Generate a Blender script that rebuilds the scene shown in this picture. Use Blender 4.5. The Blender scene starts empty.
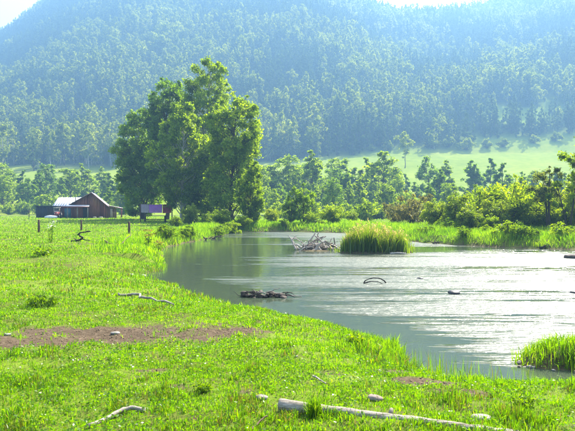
import bpy, math, random
import numpy as np
from mathutils import Vector

S = bpy.context.scene
COL = S.collection
R = math.radians

# ------------------------------------------------------------------ camera, sky, sun, exposure
F = 620.0            # focal length in photo pixels (photo is 575 px wide)
CX, HY = 287.5, 208.0  # picture centre column, horizon row
CZ = 1.6             # eye height above the meadow
WZ = -0.45           # water level
cam_d = bpy.data.cameras.new('camera')
cam_d.sensor_width = 36.0
cam_d.lens = 36.0 * F / 575.0
cam_d.shift_y = -(215.5 - HY) / 575.0
cam_d.clip_end = 4000.0
cam_d.clip_start = 0.1
cam = bpy.data.objects.new('camera', cam_d)
COL.objects.link(cam)
cam.location = (0, 0, CZ)
cam.rotation_euler = (R(90), 0, 0)
S.camera = cam

SUN_EL, SUN_AZ = 45.0, 33.0     # azimuth to the right of the view direction
w = bpy.data.worlds.new('World')
S.world = w
w.use_nodes = True
nt = w.node_tree
bg = nt.nodes['Background']
sky = nt.nodes.new('ShaderNodeTexSky')
sky.sky_type = 'NISHITA'
sky.sun_disc = False
sky.sun_elevation = R(SUN_EL)
sky.sun_rotation = R(SUN_AZ)
sky.air_density = 1.0
sky.dust_density = 5.0
sky.ozone_density = 1.0
nt.links.new(sky.outputs['Color'], bg.inputs['Color'])
bg.inputs['Strength'].default_value = 0.15

sd_ = bpy.data.lights.new('sun', 'SUN')
sd_.energy = 5.0
sd_.angle = R(0.5)
sd_.color = (1.0, 0.95, 0.86)
sun = bpy.data.objects.new('sun', sd_)
COL.objects.link(sun)
dv = Vector((math.sin(R(SUN_AZ)) * math.cos(R(SUN_EL)), math.cos(R(SUN_AZ)) * math.cos(R(SUN_EL)), math.sin(R(SUN_EL))))
sun.rotation_euler = dv.to_track_quat('Z', 'Y').to_euler()
sun.location = (40, 60, 120)

S.view_settings.view_transform = 'Standard'
S.view_settings.look = 'None'
S.view_settings.gamma = 1.0
S.view_settings.use_curve_mapping = False
S.view_settings.exposure = 1.85
S.cycles.max_bounces = 8
S.cycles.diffuse_bounces = 4
S.cycles.glossy_bounces = 2
S.cycles.transmission_bounces = 6
S.cycles.transparent_max_bounces = 8
S.cycles.volume_bounces = 0
S.cycles.sample_clamp_indirect = 6.0
S.cycles.sample_clamp_direct = 0.0

# ------------------------------------------------------------------ helpers
rng = np.random.default_rng(7)


def depth_at(py, z=0.0):
    return F * (CZ - z) / (py - HY)


def at(px, py, z=0.0):
    d = depth_at(py, z)
    return ((px - CX) / F * d, d, z)


def xat(px, d):
    return (px - CX) / F * d


def hsh(ix, iy, seed):
    n = (ix.astype(np.int64) * 374761393 + iy.astype(np.int64) * 668265263 + seed * 1442695041) & 0x7fffffff
    n = ((n ^ (n >> 13)) * 1274126177) & 0x7fffffff
    n = n ^ (n >> 16)
    return (n & 0xffff) / 65535.0


def vnoise(x, y, sc, seed=0):
    x = np.asarray(x, float) * sc
    y = np.asarray(y, float) * sc
    ix, iy = np.floor(x), np.floor(y)
    fx, fy = x - ix, y - iy
    fx = fx * fx * (3 - 2 * fx)
    fy = fy * fy * (3 - 2 * fy)
    a, b = hsh(ix, iy, seed), hsh(ix + 1, iy, seed)
    c, d = hsh(ix, iy + 1, seed), hsh(ix + 1, iy + 1, seed)
    return (a * (1 - fx) + b * fx) * (1 - fy) + (c * (1 - fx) + d * fx) * fy


def fbm(x, y, sc, seed=0, o=3):
    s, a, t = 0, 1.0, 0
    for i in range(o):
        s = s + a * vnoise(x, y, sc * 2 ** i, seed + i * 17)
        t += a
        a *= 0.5
    return s / t


def sstep(a, b, x):
    t = np.clip((x - a) / (b - a), 0, 1)
    return t * t * (3 - 2 * t)


def mk_mesh(name, V, polys, attrs=None, smooth=False):
    """polys: list of integer arrays (n, k)"""
    me = bpy.data.meshes.new(name)
    V = np.asarray(V, np.float32)
    me.vertices.add(len(V))
    me.vertices.foreach_set('co', V.ravel())
    polys = [np.asarray(p, np.int32) for p in polys if len(p)]
    li = np.concatenate([p.ravel() for p in polys])
    sizes = np.concatenate([np.full(len(p), p.shape[1], np.int32) for p in polys])
    starts = np.concatenate([[0], np.cumsum(sizes)[:-1]]).astype(np.int32)
    me.loops.add(len(li))
    me.loops.foreach_set('vertex_index', li)
    me.polygons.add(len(sizes))
    me.polygons.foreach_set('loop_start', starts)
    if smooth:
        me.polygons.foreach_set('use_smooth', np.ones(len(sizes), bool))
    me.update(calc_edges=True)
    for k, v in (attrs or {}).items():
        a = me.attributes.new(k, 'FLOAT', 'POINT')
        a.data.foreach_set('value', np.asarray(v, np.float32))
    return me


def link(name, me, mat=None, parent=None, loc=None):
    o = bpy.data.objects.new(name, me)
    COL.objects.link(o)
    if mat is not None and me is not None:
        me.materials.clear()
        me.materials.append(mat)
    if parent is not None:
        o.parent = parent
    if loc is not None:
        o.location = loc
    return o


def tag(o, label=None, cat=None, group=None, kind=None):
    if label: o['label'] = label
    if cat: o['category'] = cat
    if group: o['group'] = group
    if kind: o['kind'] = kind
    return o


def thing(name, label, cat, loc=(0, 0, 0), rz=0.0, group=None):
    o = bpy.data.objects.new(name, None)
    COL.objects.link(o)
    o.location = loc
    o.rotation_euler = (0, 0, rz)
    o.empty_display_size = 0.2
    return tag(o, label, cat, group)


class MB:
    """collects boxes, tubes, quads and leaves of ONE part"""
    def __init__(s):
        s.v, s.q, s.t, s.n, s.tint = [], [], [], 0, []

    def add(s, V, q=None, t=None, tint=0.5):
        V = np.asarray(V, float).reshape(-1, 3)
        s.v.append(V)
        if q is not None and len(q): s.q.append(np.asarray(q, int) + s.n)
        if t is not None and len(t): s.t.append(np.asarray(t, int) + s.n)
        s.tint.append(np.full(len(V), tint) if np.isscalar(tint) else np.asarray(tint))
        s.n += len(V)
        return s

    def box(s, x0, x1, y0, y1, z0, z1, rz=0.0, c=None, tint=0.5):
        V = np.array([[x, y, z] for z in (z0, z1) for y in (y0, y1) for x in (x0, x1)], float)
        if rz:
            c = np.array(c if c is not None else [(x0 + x1) / 2, (y0 + y1) / 2])
            cs, sn = math.cos(rz), math.sin(rz)
            d = V[:, :2] - c
            V[:, 0] = c[0] + d[:, 0] * cs - d[:, 1] * sn
            V[:, 1] = c[1] + d[:, 0] * sn + d[:, 1] * cs
        return s.add(V, [[0, 2, 3, 1], [4, 5, 7, 6], [0, 1, 5, 4], [2, 6, 7, 3], [0, 4, 6, 2], [1, 3, 7, 5]], tint=tint)

    def hexa(s, bot, top, tint=0.5):
        """bottom and top quads given in the same winding"""
        return s.add(np.array(list(bot) + list(top), float),
                     [[0, 3, 2, 1], [4, 5, 6, 7], [0, 1, 5, 4], [1, 2, 6, 5], [2, 3, 7, 6], [3, 0, 4, 7]], tint=tint)

    def prism(s, outline, y0, y1, tint=0.5):
        """outline in x,z extruded along y"""
        k = len(outline)
        V = [[x, y0, z] for x, z in outline] + [[x, y1, z] for x, z in outline]
        q = [[i, (i + 1) % k, (i + 1) % k + k, i + k] for i in range(k)]
        t = [[0, i + 1, i] for i in range(1, k - 1)] + [[k, k + i, k + i + 1] for i in range(1, k - 1)]
        return s.add(V, q, t, tint)

    def tube(s, P, rad, k=6, tint=0.5, cap=True, rough=0.0, seed=0):
        P = np.asarray(P, float)
        n = len(P)
        rad = np.full(n, rad) if np.isscalar(rad) else np.asarray(rad, float)
        T = np.gradient(P, axis=0)
        T /= np.linalg.norm(T, axis=1)[:, None] + 1e-9
        ref = np.array([0.31, 0.2, 0.93]) if abs(T[0, 2]) < 0.8 else np.array([1.0, 0.1, 0.05])
        U = np.cross(T, ref)
        U /= np.linalg.norm(U, axis=1)[:, None] + 1e-9
        W = np.cross(T, U)
        a = np.arange(k) / k * 2 * math.pi
        rr = rad[:, None] * np.ones(k)
        if rough:
            rr = rr * (1 + rough * (np.random.default_rng(seed).random((n, k)) - 0.5) * 2)
        V = P[:, None, :] + rr[:, :, None] * (np.cos(a)[None, :, None] * U[:, None, :] + np.sin(a)[None, :, None] * W[:, None, :])
        idx = np.arange(n * k).reshape(n, k)
        q = np.stack([idx[:-1], np.roll(idx[:-1], -1, 1), np.roll(idx[1:], -1, 1), idx[1:]], -1).reshape(-1, 4)
        V = V.reshape(-1, 3)
        t = []
        if cap:
            V = np.vstack([V, P[0] - T[0] * 0.0, P[-1]])
            c0, c1 = n * k, n * k + 1
            t = [[c0, (j + 1) % k, j] for j in range(k)] + [[c1, idx[-1, j], idx[-1, (j + 1) % k]] for j in range(k)]
        return s.add(V, q, t, tint)

    def mesh(s, name, smooth=False):
        V = np.vstack(s.v)
        polys = []
        if s.q: polys.append(np.vstack(s.q))
        if s.t: polys.append(np.vstack(s.t))
        return mk_mesh(name, V, polys, {'tint': np.concatenate(s.tint)}, smooth)

    def build(s, name, mat, parent=None, loc=None, smooth=False):
        return link(name, s.mesh(name, smooth), mat, parent, loc)


# ------------------------------------------------------------------ materials
def new_mat(name):
    m = bpy.data.materials.new(name)
    m.use_nodes = True
    t = m.node_tree
    t.nodes.clear()
    out = t.nodes.new('ShaderNodeOutputMaterial')
    return m, t, out


def ramp(t, stops):
    r = t.nodes.new('ShaderNodeValToRGB')
    e = r.color_ramp.elements
    while len(e) < len(stops):
        e.new(0.5)
    for i, (p, c) in enumerate(stops):
        e[i].position = p
        e[i].color = (c[0], c[1], c[2], 1)
    return r


def attr(t, name):
    a = t.nodes.new('ShaderNodeAttribute')
    a.attribute_name = name
    return a.outputs['Fac']


def math_n(t, op, a, b=None, clamp=False):
    n = t.nodes.new('ShaderNodeMath')
    n.operation = op
    n.use_clamp = clamp
    for i, v in enumerate((a, b)):
        if v is None: continue
        if isinstance(v, (int, float)): n.inputs[i].default_value = v
        else: t.links.new(v, n.inputs[i])
    return n.outputs[0]


def noise_n(t, scale, detail=4.0, rough=0.55, vec=None):
    n = t.nodes.new('ShaderNodeTexNoise')
    n.inputs['Scale'].default_value = scale
    n.inputs['Detail'].default_value = detail
    n.inputs['Roughness'].default_value = rough
    if vec is not None: t.links.new(vec, n.inputs['Vector'])
    return n.outputs['Fac']


def leaf_mat(name, stops, trans=0.45, gloss=0.04, rnd=0.35, use_random=True, grough=0.4, hue=0.485):
    """thin leaves: light reflected and light passed through; colour from per-leaf tint and per-plant random"""
    m, t, out = new_mat(name)
    f = attr(t, 'tint')
    if use_random:
        oi = t.nodes.new('ShaderNodeObjectInfo')
        r = math_n(t, 'MULTIPLY', math_n(t, 'SUBTRACT', oi.outputs['Random'], 0.5), rnd)
        f = math_n(t, 'ADD', f, r, True)
    rp = ramp(t, stops)
    t.links.new(f, rp.inputs[0])
    dif = t.nodes.new('ShaderNodeBsdfDiffuse')
    tr = t.nodes.new('ShaderNodeBsdfTranslucent')
    gl = t.nodes.new('ShaderNodeBsdfGlossy')
    gl.inputs['Roughness'].default_value = grough
    gl.inputs['Color'].default_value = (1, 1, 1, 1)
    t.links.new(rp.outputs[0], dif.inputs['Color'])
    hs = t.nodes.new('ShaderNodeHueSaturation')
    hs.inputs['Hue'].default_value = hue
    hs.inputs['Saturation'].default_value = 1.15
    hs.inputs['Value'].default_value = 2.5
    t.links.new(rp.outputs[0], hs.inputs['Color'])
    t.links.new(hs.outputs[0], tr.inputs['Color'])
    mx = t.nodes.new('ShaderNodeMixShader')
    mx.inputs[0].default_value = trans
    t.links.new(dif.outputs[0], mx.inputs[1])
    t.links.new(tr.outputs[0], mx.inputs[2])
    m2 = t.nodes.new('ShaderNodeMixShader')
    m2.inputs[0].default_value = gloss
    t.links.new(mx.outputs[0], m2.inputs[1])
    t.links.new(gl.outputs[0], m2.inputs[2])
    t.links.new(m2.outputs[0], out.inputs['Surface'])
    return m


def surf_mat(name, c1, c2, scale=6.0, rough=0.8, stretch=(1, 1, 1), *a, rot=0.0, **kw):
    m = surf_mat_(name, c1, c2, scale, rough, stretch, *a, **kw)
    for n in m.node_tree.nodes:
        if n.type == 'MAPPING': n.inputs['Rotation'].default_value = (0, 0, rot)
    return m


def surf_mat_(name, c1, c2, scale=6.0, rough=0.8, stretch=(1, 1, 1), bump=0.3, bscale=None, metal=0.0, spec=0.3, tint_amt=0.0):
    m, t, out = new_mat(name)
    p = t.nodes.new('ShaderNodeBsdfPrincipled')
    tc = t.nodes.new('ShaderNodeTexCoord')
    mp = t.nodes.new('ShaderNodeMapping')
    mp.inputs['Scale'].default_value = stretch
    t.links.new(tc.outputs['Object'], mp.inputs['Vector'])
    n = noise_n(t, scale, 5, 0.6, mp.outputs[0])
    f = n
    if tint_amt:
        f = math_n(t, 'ADD', n, math_n(t, 'MULTIPLY', math_n(t, 'SUBTRACT', attr(t, 'tint'), 0.5), tint_amt), True)
    r = ramp(t, [(0.3, c1), (0.7, c2)])
    t.links.new(f, r.inputs[0])
    t.links.new(r.outputs[0], p.inputs['Base Color'])
    p.inputs['Roughness'].default_value = rough
    p.inputs['Metallic'].default_value = metal
    p.inputs['Specular IOR Level'].default_value = spec
    if bump:
        b = t.nodes.new('ShaderNodeBump')
        b.inputs['Strength'].default_value = bump
        b.inputs['Distance'].default_value = 0.02
        n2 = noise_n(t, bscale or scale * 3, 4, 0.6, mp.outputs[0])
        t.links.new(n2, b.inputs['Height'])
        t.links.new(b.outputs[0], p.inputs['Normal'])
    t.links.new(p.outputs[0], out.inputs['Surface'])
    return m


M = {}
M['birch_leaf'] = leaf_mat('birch_leaf', [(0.0, (0.055, 0.10, 0.007)), (0.5, (0.115, 0.19, 0.010)), (1.0, (0.19, 0.26, 0.018))], 0.6, 0.015)
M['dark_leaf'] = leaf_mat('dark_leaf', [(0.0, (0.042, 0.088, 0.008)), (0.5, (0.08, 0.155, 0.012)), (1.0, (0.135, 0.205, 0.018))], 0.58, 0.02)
M['willow_leaf'] = leaf_mat('willow_leaf', [(0.0, (0.06, 0.11, 0.012)), (0.5, (0.14, 0.20, 0.018)), (1.0, (0.22, 0.27, 0.03))], 0.55, 0.025)
M['brown_leaf'] = leaf_mat('brown_leaf', [(0.0, (0.055, 0.06, 0.016)), (0.5, (0.10, 0.105, 0.026)), (1.0, (0.16, 0.15, 0.04))], 0.45, 0.02)
M['olive_leaf'] = leaf_mat('olive_leaf', [(0.0, (0.05, 0.07, 0.014)), (0.5, (0.09, 0.12, 0.022)), (1.0, (0.15, 0.17, 0.035))], 0.5, 0.02)
M['far_birch'] = leaf_mat('far_birch', [(0.0, (0.08, 0.12, 0.012)), (0.5, (0.145, 0.19, 0.018)), (1.0, (0.215, 0.26, 0.03))], 0.38, 0.0, rnd=0.7)
M['far_dark'] = leaf_mat('far_dark', [(0.0, (0.025, 0.045, 0.014)), (0.5, (0.042, 0.075, 0.018)), (1.0, (0.07, 0.11, 0.025))], 0.35, 0.0, rnd=0.5)
M['grass'] = leaf_mat('grass', [(0.0, (0.10, 0.09, 0.022)), (0.22, (0.052, 0.13, 0.005)), (0.6, (0.11, 0.215, 0.006)), (1.0, (0.20, 0.275, 0.02))], 0.52, gloss=0.02, hue=0.495, use_random=False, grough=0.35)
M['reed'] = leaf_mat('reed', [(0.0, (0.06, 0.12, 0.010)), (0.55, (0.10, 0.17, 0.014)), (0.75, (0.19, 0.17, 0.05)), (1.0, (0.29, 0.22, 0.11))], 0.55, use_random=False)
M['weed'] = leaf_mat('weed', [(0.0, (0.05, 0.10, 0.008)), (0.5, (0.09, 0.17, 0.010)), (1.0, (0.16, 0.23, 0.015))], 0.5, 0.012, rnd=0.6)
M['petal'] = leaf_mat('petal', [(0.0, (0.6, 0.6, 0.55)), (1.0, (0.8, 0.8, 0.76))], 0.35)
M['dock'] = leaf_mat('dock', [(0.0, (0.16, 0.06, 0.025)), (1.0, (0.26, 0.12, 0.045))], 0.3)
M['birch_bark'] = surf_mat('birch_bark', (0.22, 0.2, 0.17), (0.62, 0.6, 0.55), 2.2, 0.75, (3, 3, 0.9), 0.3)
M['bark'] = surf_mat('bark', (0.035, 0.026, 0.018), (0.10, 0.075, 0.052), 3.0, 0.9, (4, 4, 0.8), 0.5)
M['old_wood'] = surf_mat('old_wood', (0.14, 0.115, 0.085), (0.40, 0.35, 0.28), 5.0, 0.8, (1, 1, 1), 0.5, 22)
M['grey_log'] = surf_mat('grey_log', (0.16, 0.125, 0.09), (0.50, 0.44, 0.35), 5.0, 0.85, (0.5, 7, 7), 0.9, 12, rot=0.32)
M['bleached'] = surf_mat('bleached', (0.12, 0.092, 0.066), (0.46, 0.395, 0.32), 3.0, 0.8, (1, 1, 1), 0.4, 18, tint_amt=1.2)
M['dark_wood'] = surf_mat('dark_wood', (0.018, 0.014, 0.011), (0.05, 0.038, 0.028), 8.0, 0.85, (1, 1, 1), 0.5, 25)
M['post_wood'] = surf_mat('post_wood', (0.06, 0.035, 0.022), (0.15, 0.09, 0.06), 4.0, 0.85, (5, 5, 1), 0.4)
M['mud'] = surf_mat('mud', (0.03, 0.023, 0.017), (0.10, 0.075, 0.052), 6.0, 0.8, (1, 1, 1), 0.8, 18)
M['crumb'] = surf_mat('crumb', (0.10, 0.066, 0.036), (0.21, 0.148, 0.085), 9.0, 0.95, (1, 1, 1), 0)
M['stone'] = surf_mat('stone', (0.22, 0.2, 0.17), (0.44, 0.41, 0.37), 7.0, 0.8, (1, 1, 1), 0.4, 30)
M['pale_stone'] = surf_mat('pale_stone', (0.19, 0.165, 0.13), (0.36, 0.33, 0.28), 9.0, 0.8, (1, 1, 1), 0.3, 40)
M['brown_stone'] = surf_mat('brown_stone', (0.16, 0.11, 0.08), (0.36, 0.29, 0.23), 8.0, 0.85, (1, 1, 1), 0.4, 30)
M['wet_rock'] = surf_mat('wet_rock', (0.012, 0.012, 0.013), (0.04, 0.038, 0.036), 5.0, 0.45, (1, 1, 1), 0.5, 20)

# ------------------------------------------------------------------ river outline and terrain heights
def wpt(px, py):
    d = F * (CZ - WZ) / (py - HY)
    return ((px - CX) / F * d, d)


river_poly = [wpt(*p) for p in [
    (229, 232.4), (223, 236), (204, 240), (186, 243), (168, 247), (160, 252), (163, 262), (169, 269),
    (150, 274), (128, 275.5), (150, 279.5), (172, 284), (203, 296), (240, 307), (290, 318.5), (335, 326.5), (372, 336), (396, 346),
    (404, 356), (412, 374), (450, 386), (500, 392), (545, 394), (600, 392)]]
river_poly += [(9.0, 6.2), (16.0, 6.0), (34.0, 8.0), (46.0, 16.0), (44.0, 30.0), (30.0, 30.0), (20.0, 29.6)]
river_poly += [wpt(*p) for p in [(575, 250), (548, 249.2), (520, 248.3), (495, 247.5), (470, 246), (445, 244.5), (420, 242.6), (395, 238.5), (370, 235), (345, 233.2), (300, 232.0), (262, 231.8)]]
RP = np.array(river_poly)


def poly_sd(x, y, P):
    """signed distance, negative inside"""
    x, y = np.asarray(x, float), np.asarray(y, float)
    d2 = np.full(x.shape, 1e18)
    ins = np.zeros(x.shape, bool)
    n = len(P)
    for i in range(n):
        ax, ay = P[i]
        bx, by = P[(i + 1) % n]
        ex, ey = bx - ax, by - ay
        wx, wy = x - ax, y - ay
        t = np.clip((wx * ex + wy * ey) / (ex * ex + ey * ey + 1e-12), 0, 1)
        d2 = np.minimum(d2, (wx - ex * t) ** 2 + (wy - ey * t) ** 2)
        c = ((ay > y) != (by > y)) & (x < ex * (y - ay) / (ey + (1e-12 if ey == 0 else 0)) + ax)
        ins ^= c
    return np.where(ins, -1, 1) * np.sqrt(d2)


ISL = [(4.15, 8.2, 1.2, 0.5), (4.02, 28.6, 1.75, 0.95), (1.3, 29.6, 0.9, 0.4)]   # grassy islet, reed island, gravel bar under the log jam


def isl_sd(x, y, k):
    cx, cy, a, b = ISL[k]
    r = np.sqrt(((x - cx) / a) ** 2 + ((y - cy) / b) ** 2)
    return (r - 1 + 0.22 * (vnoise(x, y, 2.2, 40 + k) - 0.5)) * b


def river_sd(x, y):
    s = poly_sd(x, y, RP)
    wob = (fbm(x, y, 0.9, 5, 3) - 0.5) * (0.35 + 0.012 * np.clip(y, 0, 40))
    return s + wob


RIDGE_PX = np.array([-900, -500, -200, -60, 0, 40, 75, 130, 300, 350, 372, 398, 440, 480, 520, 545, 600, 760, 1100, 1600])
RIDGE_E = np.array([40, 70, 120, 148, 168, 196, 216, 232, 236, 214, 200, 190, 192, 197, 203, 212, 232, 240, 200, 140])
Y0, YM, YR = 150.0, 335.0, 900.0


def hill_h(x, y):
    px = CX + x / np.maximum(y, 80.0) * F
    e = np.interp(px, RIDGE_PX, RIDGE_E)
    zr = CZ + e * YR / F
    meadow_top = np.interp(px, [-400, 0, 120, 300, 575, 900], [24, 25, 27, 30, 29.5, 30])
    s = np.clip((y - Y0) / (YM - Y0), 0, 1)
    z1 = meadow_top * s ** 1.35
    t = np.clip((y - YM) / (YR - YM), 0, 1)
    z2 = (zr - meadow_top) * (0.86 * t + 0.14 * t * t * (3 - 2 * t))
    over = np.clip(y - YR, 0, None)
    und = (fbm(x, y, 1 / 150.0, 91, 3) - 0.5) * 2
    z = z1 + z2 + und * (16 * t * (1 - t) * 4 * 0.6 + 3.0 * s * (1 - t)) - 0.22 * over
    return z


def ground_h(x, y):
    x, y = np.asarray(x, float), np.asarray(y, float)
    sd = river_sd(x, y)
    bw = np.where((y < 22) & (x < 6), np.interp(y, [5, 8, 10, 13, 17, 21], [1.6, 2.1, 3.0, 4.4, 4.8, 3.6]), 1.2) * (0.6 + 0.5 * fbm(x, y, 0.35, 11, 2))
    land = np.where(sd > 0, -0.47 + 0.47 * np.sin(np.clip(sd / bw, 0, 1) * math.pi / 2) ** 1.1, 0)
    bed = np.where(sd <= 0, -0.47 - 0.75 * sstep(0, 2.5, -sd), 0)
    z = np.where(sd > 0, land, bed)
    for k in range(3):
        q = isl_sd(x, y, k)
        top = (-0.24, -0.30, -0.40)[k]
        z = np.maximum(z, np.where(q < 0, -0.47 + (top + 0.47) * sstep(0, 0.25, -q), -0.47 - 0.9 * np.clip(q, 0, 1)))
    lf = np.where(sd > 0, np.clip(sd / 2, 0, 1), 0)
    z = z + lf * ((fbm(x, y, 0.25, 21, 3) - 0.5) * 0.16 + (fbm(x, y, 1.7, 22, 3) - 0.5) * 0.11 + (fbm(x, y, 5.5, 23, 2) - 0.5) * 0.05 * (y < 20))
    return np.where(y > Y0 - 30, z * 0 + lf * ((fbm(x, y, 0.25, 21, 3) - 0.5) * 0.16) * (1 - sstep(Y0 - 30, Y0, y)) + hill_h(x, y), z)


def gh(x, y):
    return float(ground_h(np.array([x]), np.array([y]))[0])


DIRT = [(xat(120, 7.8), 7.85, 1.5, 0.60), (xat(25, 7.4), 7.35, 0.95, 0.38), (xat(215, 7.9), 8.0, 0.8, 0.17), (xat(152, 5.95), 5.98, 0.14, 0.07), (xat(145, 5.7), 5.72, 0.09, 0.05),
        (xat(246, 5.2), 5.25, 0.12, 0.06), (xat(395, 5.95), 6.15, 0.2, 0.16), (xat(425, 5.6), 5.75, 0.4, 0.15), (xat(182, 5.45), 5.45, 0.08, 0.05),
        (xat(470, 5.35), 5.4, 0.25, 0.08), (xat(80, 6.5), 6.6, 0.14, 0.06), (xat(330, 5.9), 5.9, 0.10, 0.05)]


def dirt_m(x, y):
    m = np.zeros(np.shape(x))
    nz = (fbm(x, y, 3.2, 33, 3) - 0.5) * 1.2 + (fbm(x, y, 11.0, 35, 2) - 0.5) * 0.9
    for cx, cy, a, b in DIRT:
        r = np.sqrt(((x - cx) / a) ** 2 + ((y - cy) / b) ** 2)
        m = np.maximum(m, 1 - sstep(0.7, 1.15, r + nz))
    return m


def axis(lo, hi, fine_lo, fine_hi, step, grow):
    a = list(np.arange(fine_lo, fine_hi, step))
    s, v = step, fine_hi
    while v < hi:
        a.append(v)
        s *= grow
        v += s
    a.append(hi)
    s, v = step, fine_lo
    b = []
    while True:
        s *= grow
        v -= s
        if v <= lo: break
        b.append(v)
    b.append(lo)
    return np.array(b[::-1] + a)


def grid_mesh(name, xs, ys, hf, attrs=None):
    X, Y = np.meshgrid(xs, ys)
    Z = hf(X, Y)
    nx, ny = len(xs), len(ys)
    idx = np.arange(nx * ny).reshape(ny, nx)
    q = np.stack([idx[:-1, :-1], idx[:-1, 1:], idx[1:, 1:], idx[1:, :-1]], -1).reshape(-1, 4)
    V = np.stack([X, Y, Z], -1).reshape(-1, 3)
    at_ = {k: f(X, Y).ravel() for k, f in (attrs or {}).items()}
    return mk_mesh(name, V, [q], at_, smooth=True)


def ground_material():
    m, t, out = new_mat('meadow_soil')
    p = t.nodes.new('ShaderNodeBsdfPrincipled')
    tc = t.nodes.new('ShaderNodeTexCoord')
    vec = tc.outputs['Object']
    n1 = noise_n(t, 0.5, 6, 0.65, vec)
    n2 = noise_n(t, 9.0, 5, 0.7, vec)
    mixf = math_n(t, 'ADD', math_n(t, 'MULTIPLY', n1, 0.55), math_n(t, 'MULTIPLY', n2, 0.45))
    g = ramp(t, [(0.34, (0.075, 0.058, 0.022)), (0.46, (0.095, 0.12, 0.014)), (0.54, (0.12, 0.18, 0.012)), (0.68, (0.18, 0.22, 0.025))])
    t.links.new(mixf, g.inputs[0])
    n3 = noise_n(t, 14.0, 6, 0.7, vec)
    s = ramp(t, [(0.3, (0.05, 0.032, 0.016)), (0.55, (0.10, 0.071, 0.042)), (0.75, (0.18, 0.135, 0.085))])
    t.links.new(n3, s.inputs[0])
    mx = t.nodes.new('ShaderNodeMix')
    mx.data_type = 'RGBA'
    t.links.new(attr(t, 'dirt'), mx.inputs[0])
    t.links.new(g.outputs[0], mx.inputs[6])
    t.links.new(s.outputs[0], mx.inputs[7])
    t.links.new(mx.outputs[2], p.inputs['Base Color'])
    p.inputs['Roughness'].default_value = 0.95
    p.inputs['Specular IOR Level'].default_value = 0.1
    b = t.nodes.new('ShaderNodeBump')
    b.inputs['Strength'].default_value = 0.7
    b.inputs['Distance'].default_value = 0.03
    t.links.new(noise_n(t, 22.0, 5, 0.7, vec), b.inputs['Height'])
    t.links.new(b.outputs[0], p.inputs['Normal'])
    t.links.new(p.outputs[0], out.inputs['Surface'])
    return m


def soil_attr(X, Y):
    sd = river_sd(X, Y)
    bank = (1 - sstep(0.02, 0.30, sd + 0.25 * (fbm(X, Y, 2.5, 34, 2) - 0.5))) * (Y < 70)
    for k in range(3):
        bank = np.maximum(bank, (isl_sd(X, Y, k) < 0.3) * 1.0)
    return np.maximum(dirt_m(X, Y), np.clip(bank, 0, 1) * 0.9)


M['ground'] = ground_material()
gx = axis(-880, 880, -7, 7, 0.075, 1.045)
gy = axis(-280, Y0, 3.2, 17, 0.09, 1.03)
gy = gy[gy <= Y0]
ground = link('ground', grid_mesh('ground', gx, gy, ground_h, {'dirt': soil_attr}), M['ground'])
tag(ground, 'bright green grazed meadow with bare earth patches along the river', kind='structure')


def hill_material():
    m, t, out = new_mat('hillside')
    p = t.nodes.new('ShaderNodeBsdfPrincipled')
    tc = t.nodes.new('ShaderNodeTexCoord')
    vec = tc.outputs['Object']
    n1 = noise_n(t, 0.02, 6, 0.6, vec)
    n2 = noise_n(t, 0.25, 6, 0.7, vec)
    f = math_n(t, 'ADD', math_n(t, 'MULTIPLY', n1, 0.5), math_n(t, 'MULTIPLY', n2, 0.5))
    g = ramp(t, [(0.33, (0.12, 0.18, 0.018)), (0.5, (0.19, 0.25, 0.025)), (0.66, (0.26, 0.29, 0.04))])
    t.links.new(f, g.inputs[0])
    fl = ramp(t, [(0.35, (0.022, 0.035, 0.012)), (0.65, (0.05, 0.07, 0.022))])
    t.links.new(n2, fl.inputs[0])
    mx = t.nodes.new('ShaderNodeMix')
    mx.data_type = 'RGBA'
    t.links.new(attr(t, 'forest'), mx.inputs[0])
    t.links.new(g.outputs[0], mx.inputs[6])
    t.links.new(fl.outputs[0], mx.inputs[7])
    t.links.new(mx.outputs[2], p.inputs['Base Color'])
    p.inputs['Roughness'].default_value = 1.0
    p.inputs['Specular IOR Level'].default_value = 0.0
    t.links.new(p.outputs[0], out.inputs['Surface'])
    return m


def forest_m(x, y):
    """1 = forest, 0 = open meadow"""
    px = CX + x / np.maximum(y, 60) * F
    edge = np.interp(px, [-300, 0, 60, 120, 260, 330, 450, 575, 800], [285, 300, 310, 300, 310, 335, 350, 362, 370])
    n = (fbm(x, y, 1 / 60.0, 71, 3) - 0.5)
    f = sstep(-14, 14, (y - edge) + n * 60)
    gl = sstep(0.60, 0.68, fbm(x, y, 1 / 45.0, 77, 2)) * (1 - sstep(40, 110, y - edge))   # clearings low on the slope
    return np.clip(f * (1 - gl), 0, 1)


hx = np.linspace(-880, 880, 221)
hy = np.concatenate([np.linspace(Y0, 420, 80), np.linspace(428, 1240, 100)])
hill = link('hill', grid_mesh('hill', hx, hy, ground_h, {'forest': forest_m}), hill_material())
tag(hill, 'steep hillside with open meadow below and forest above', kind='structure')


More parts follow.
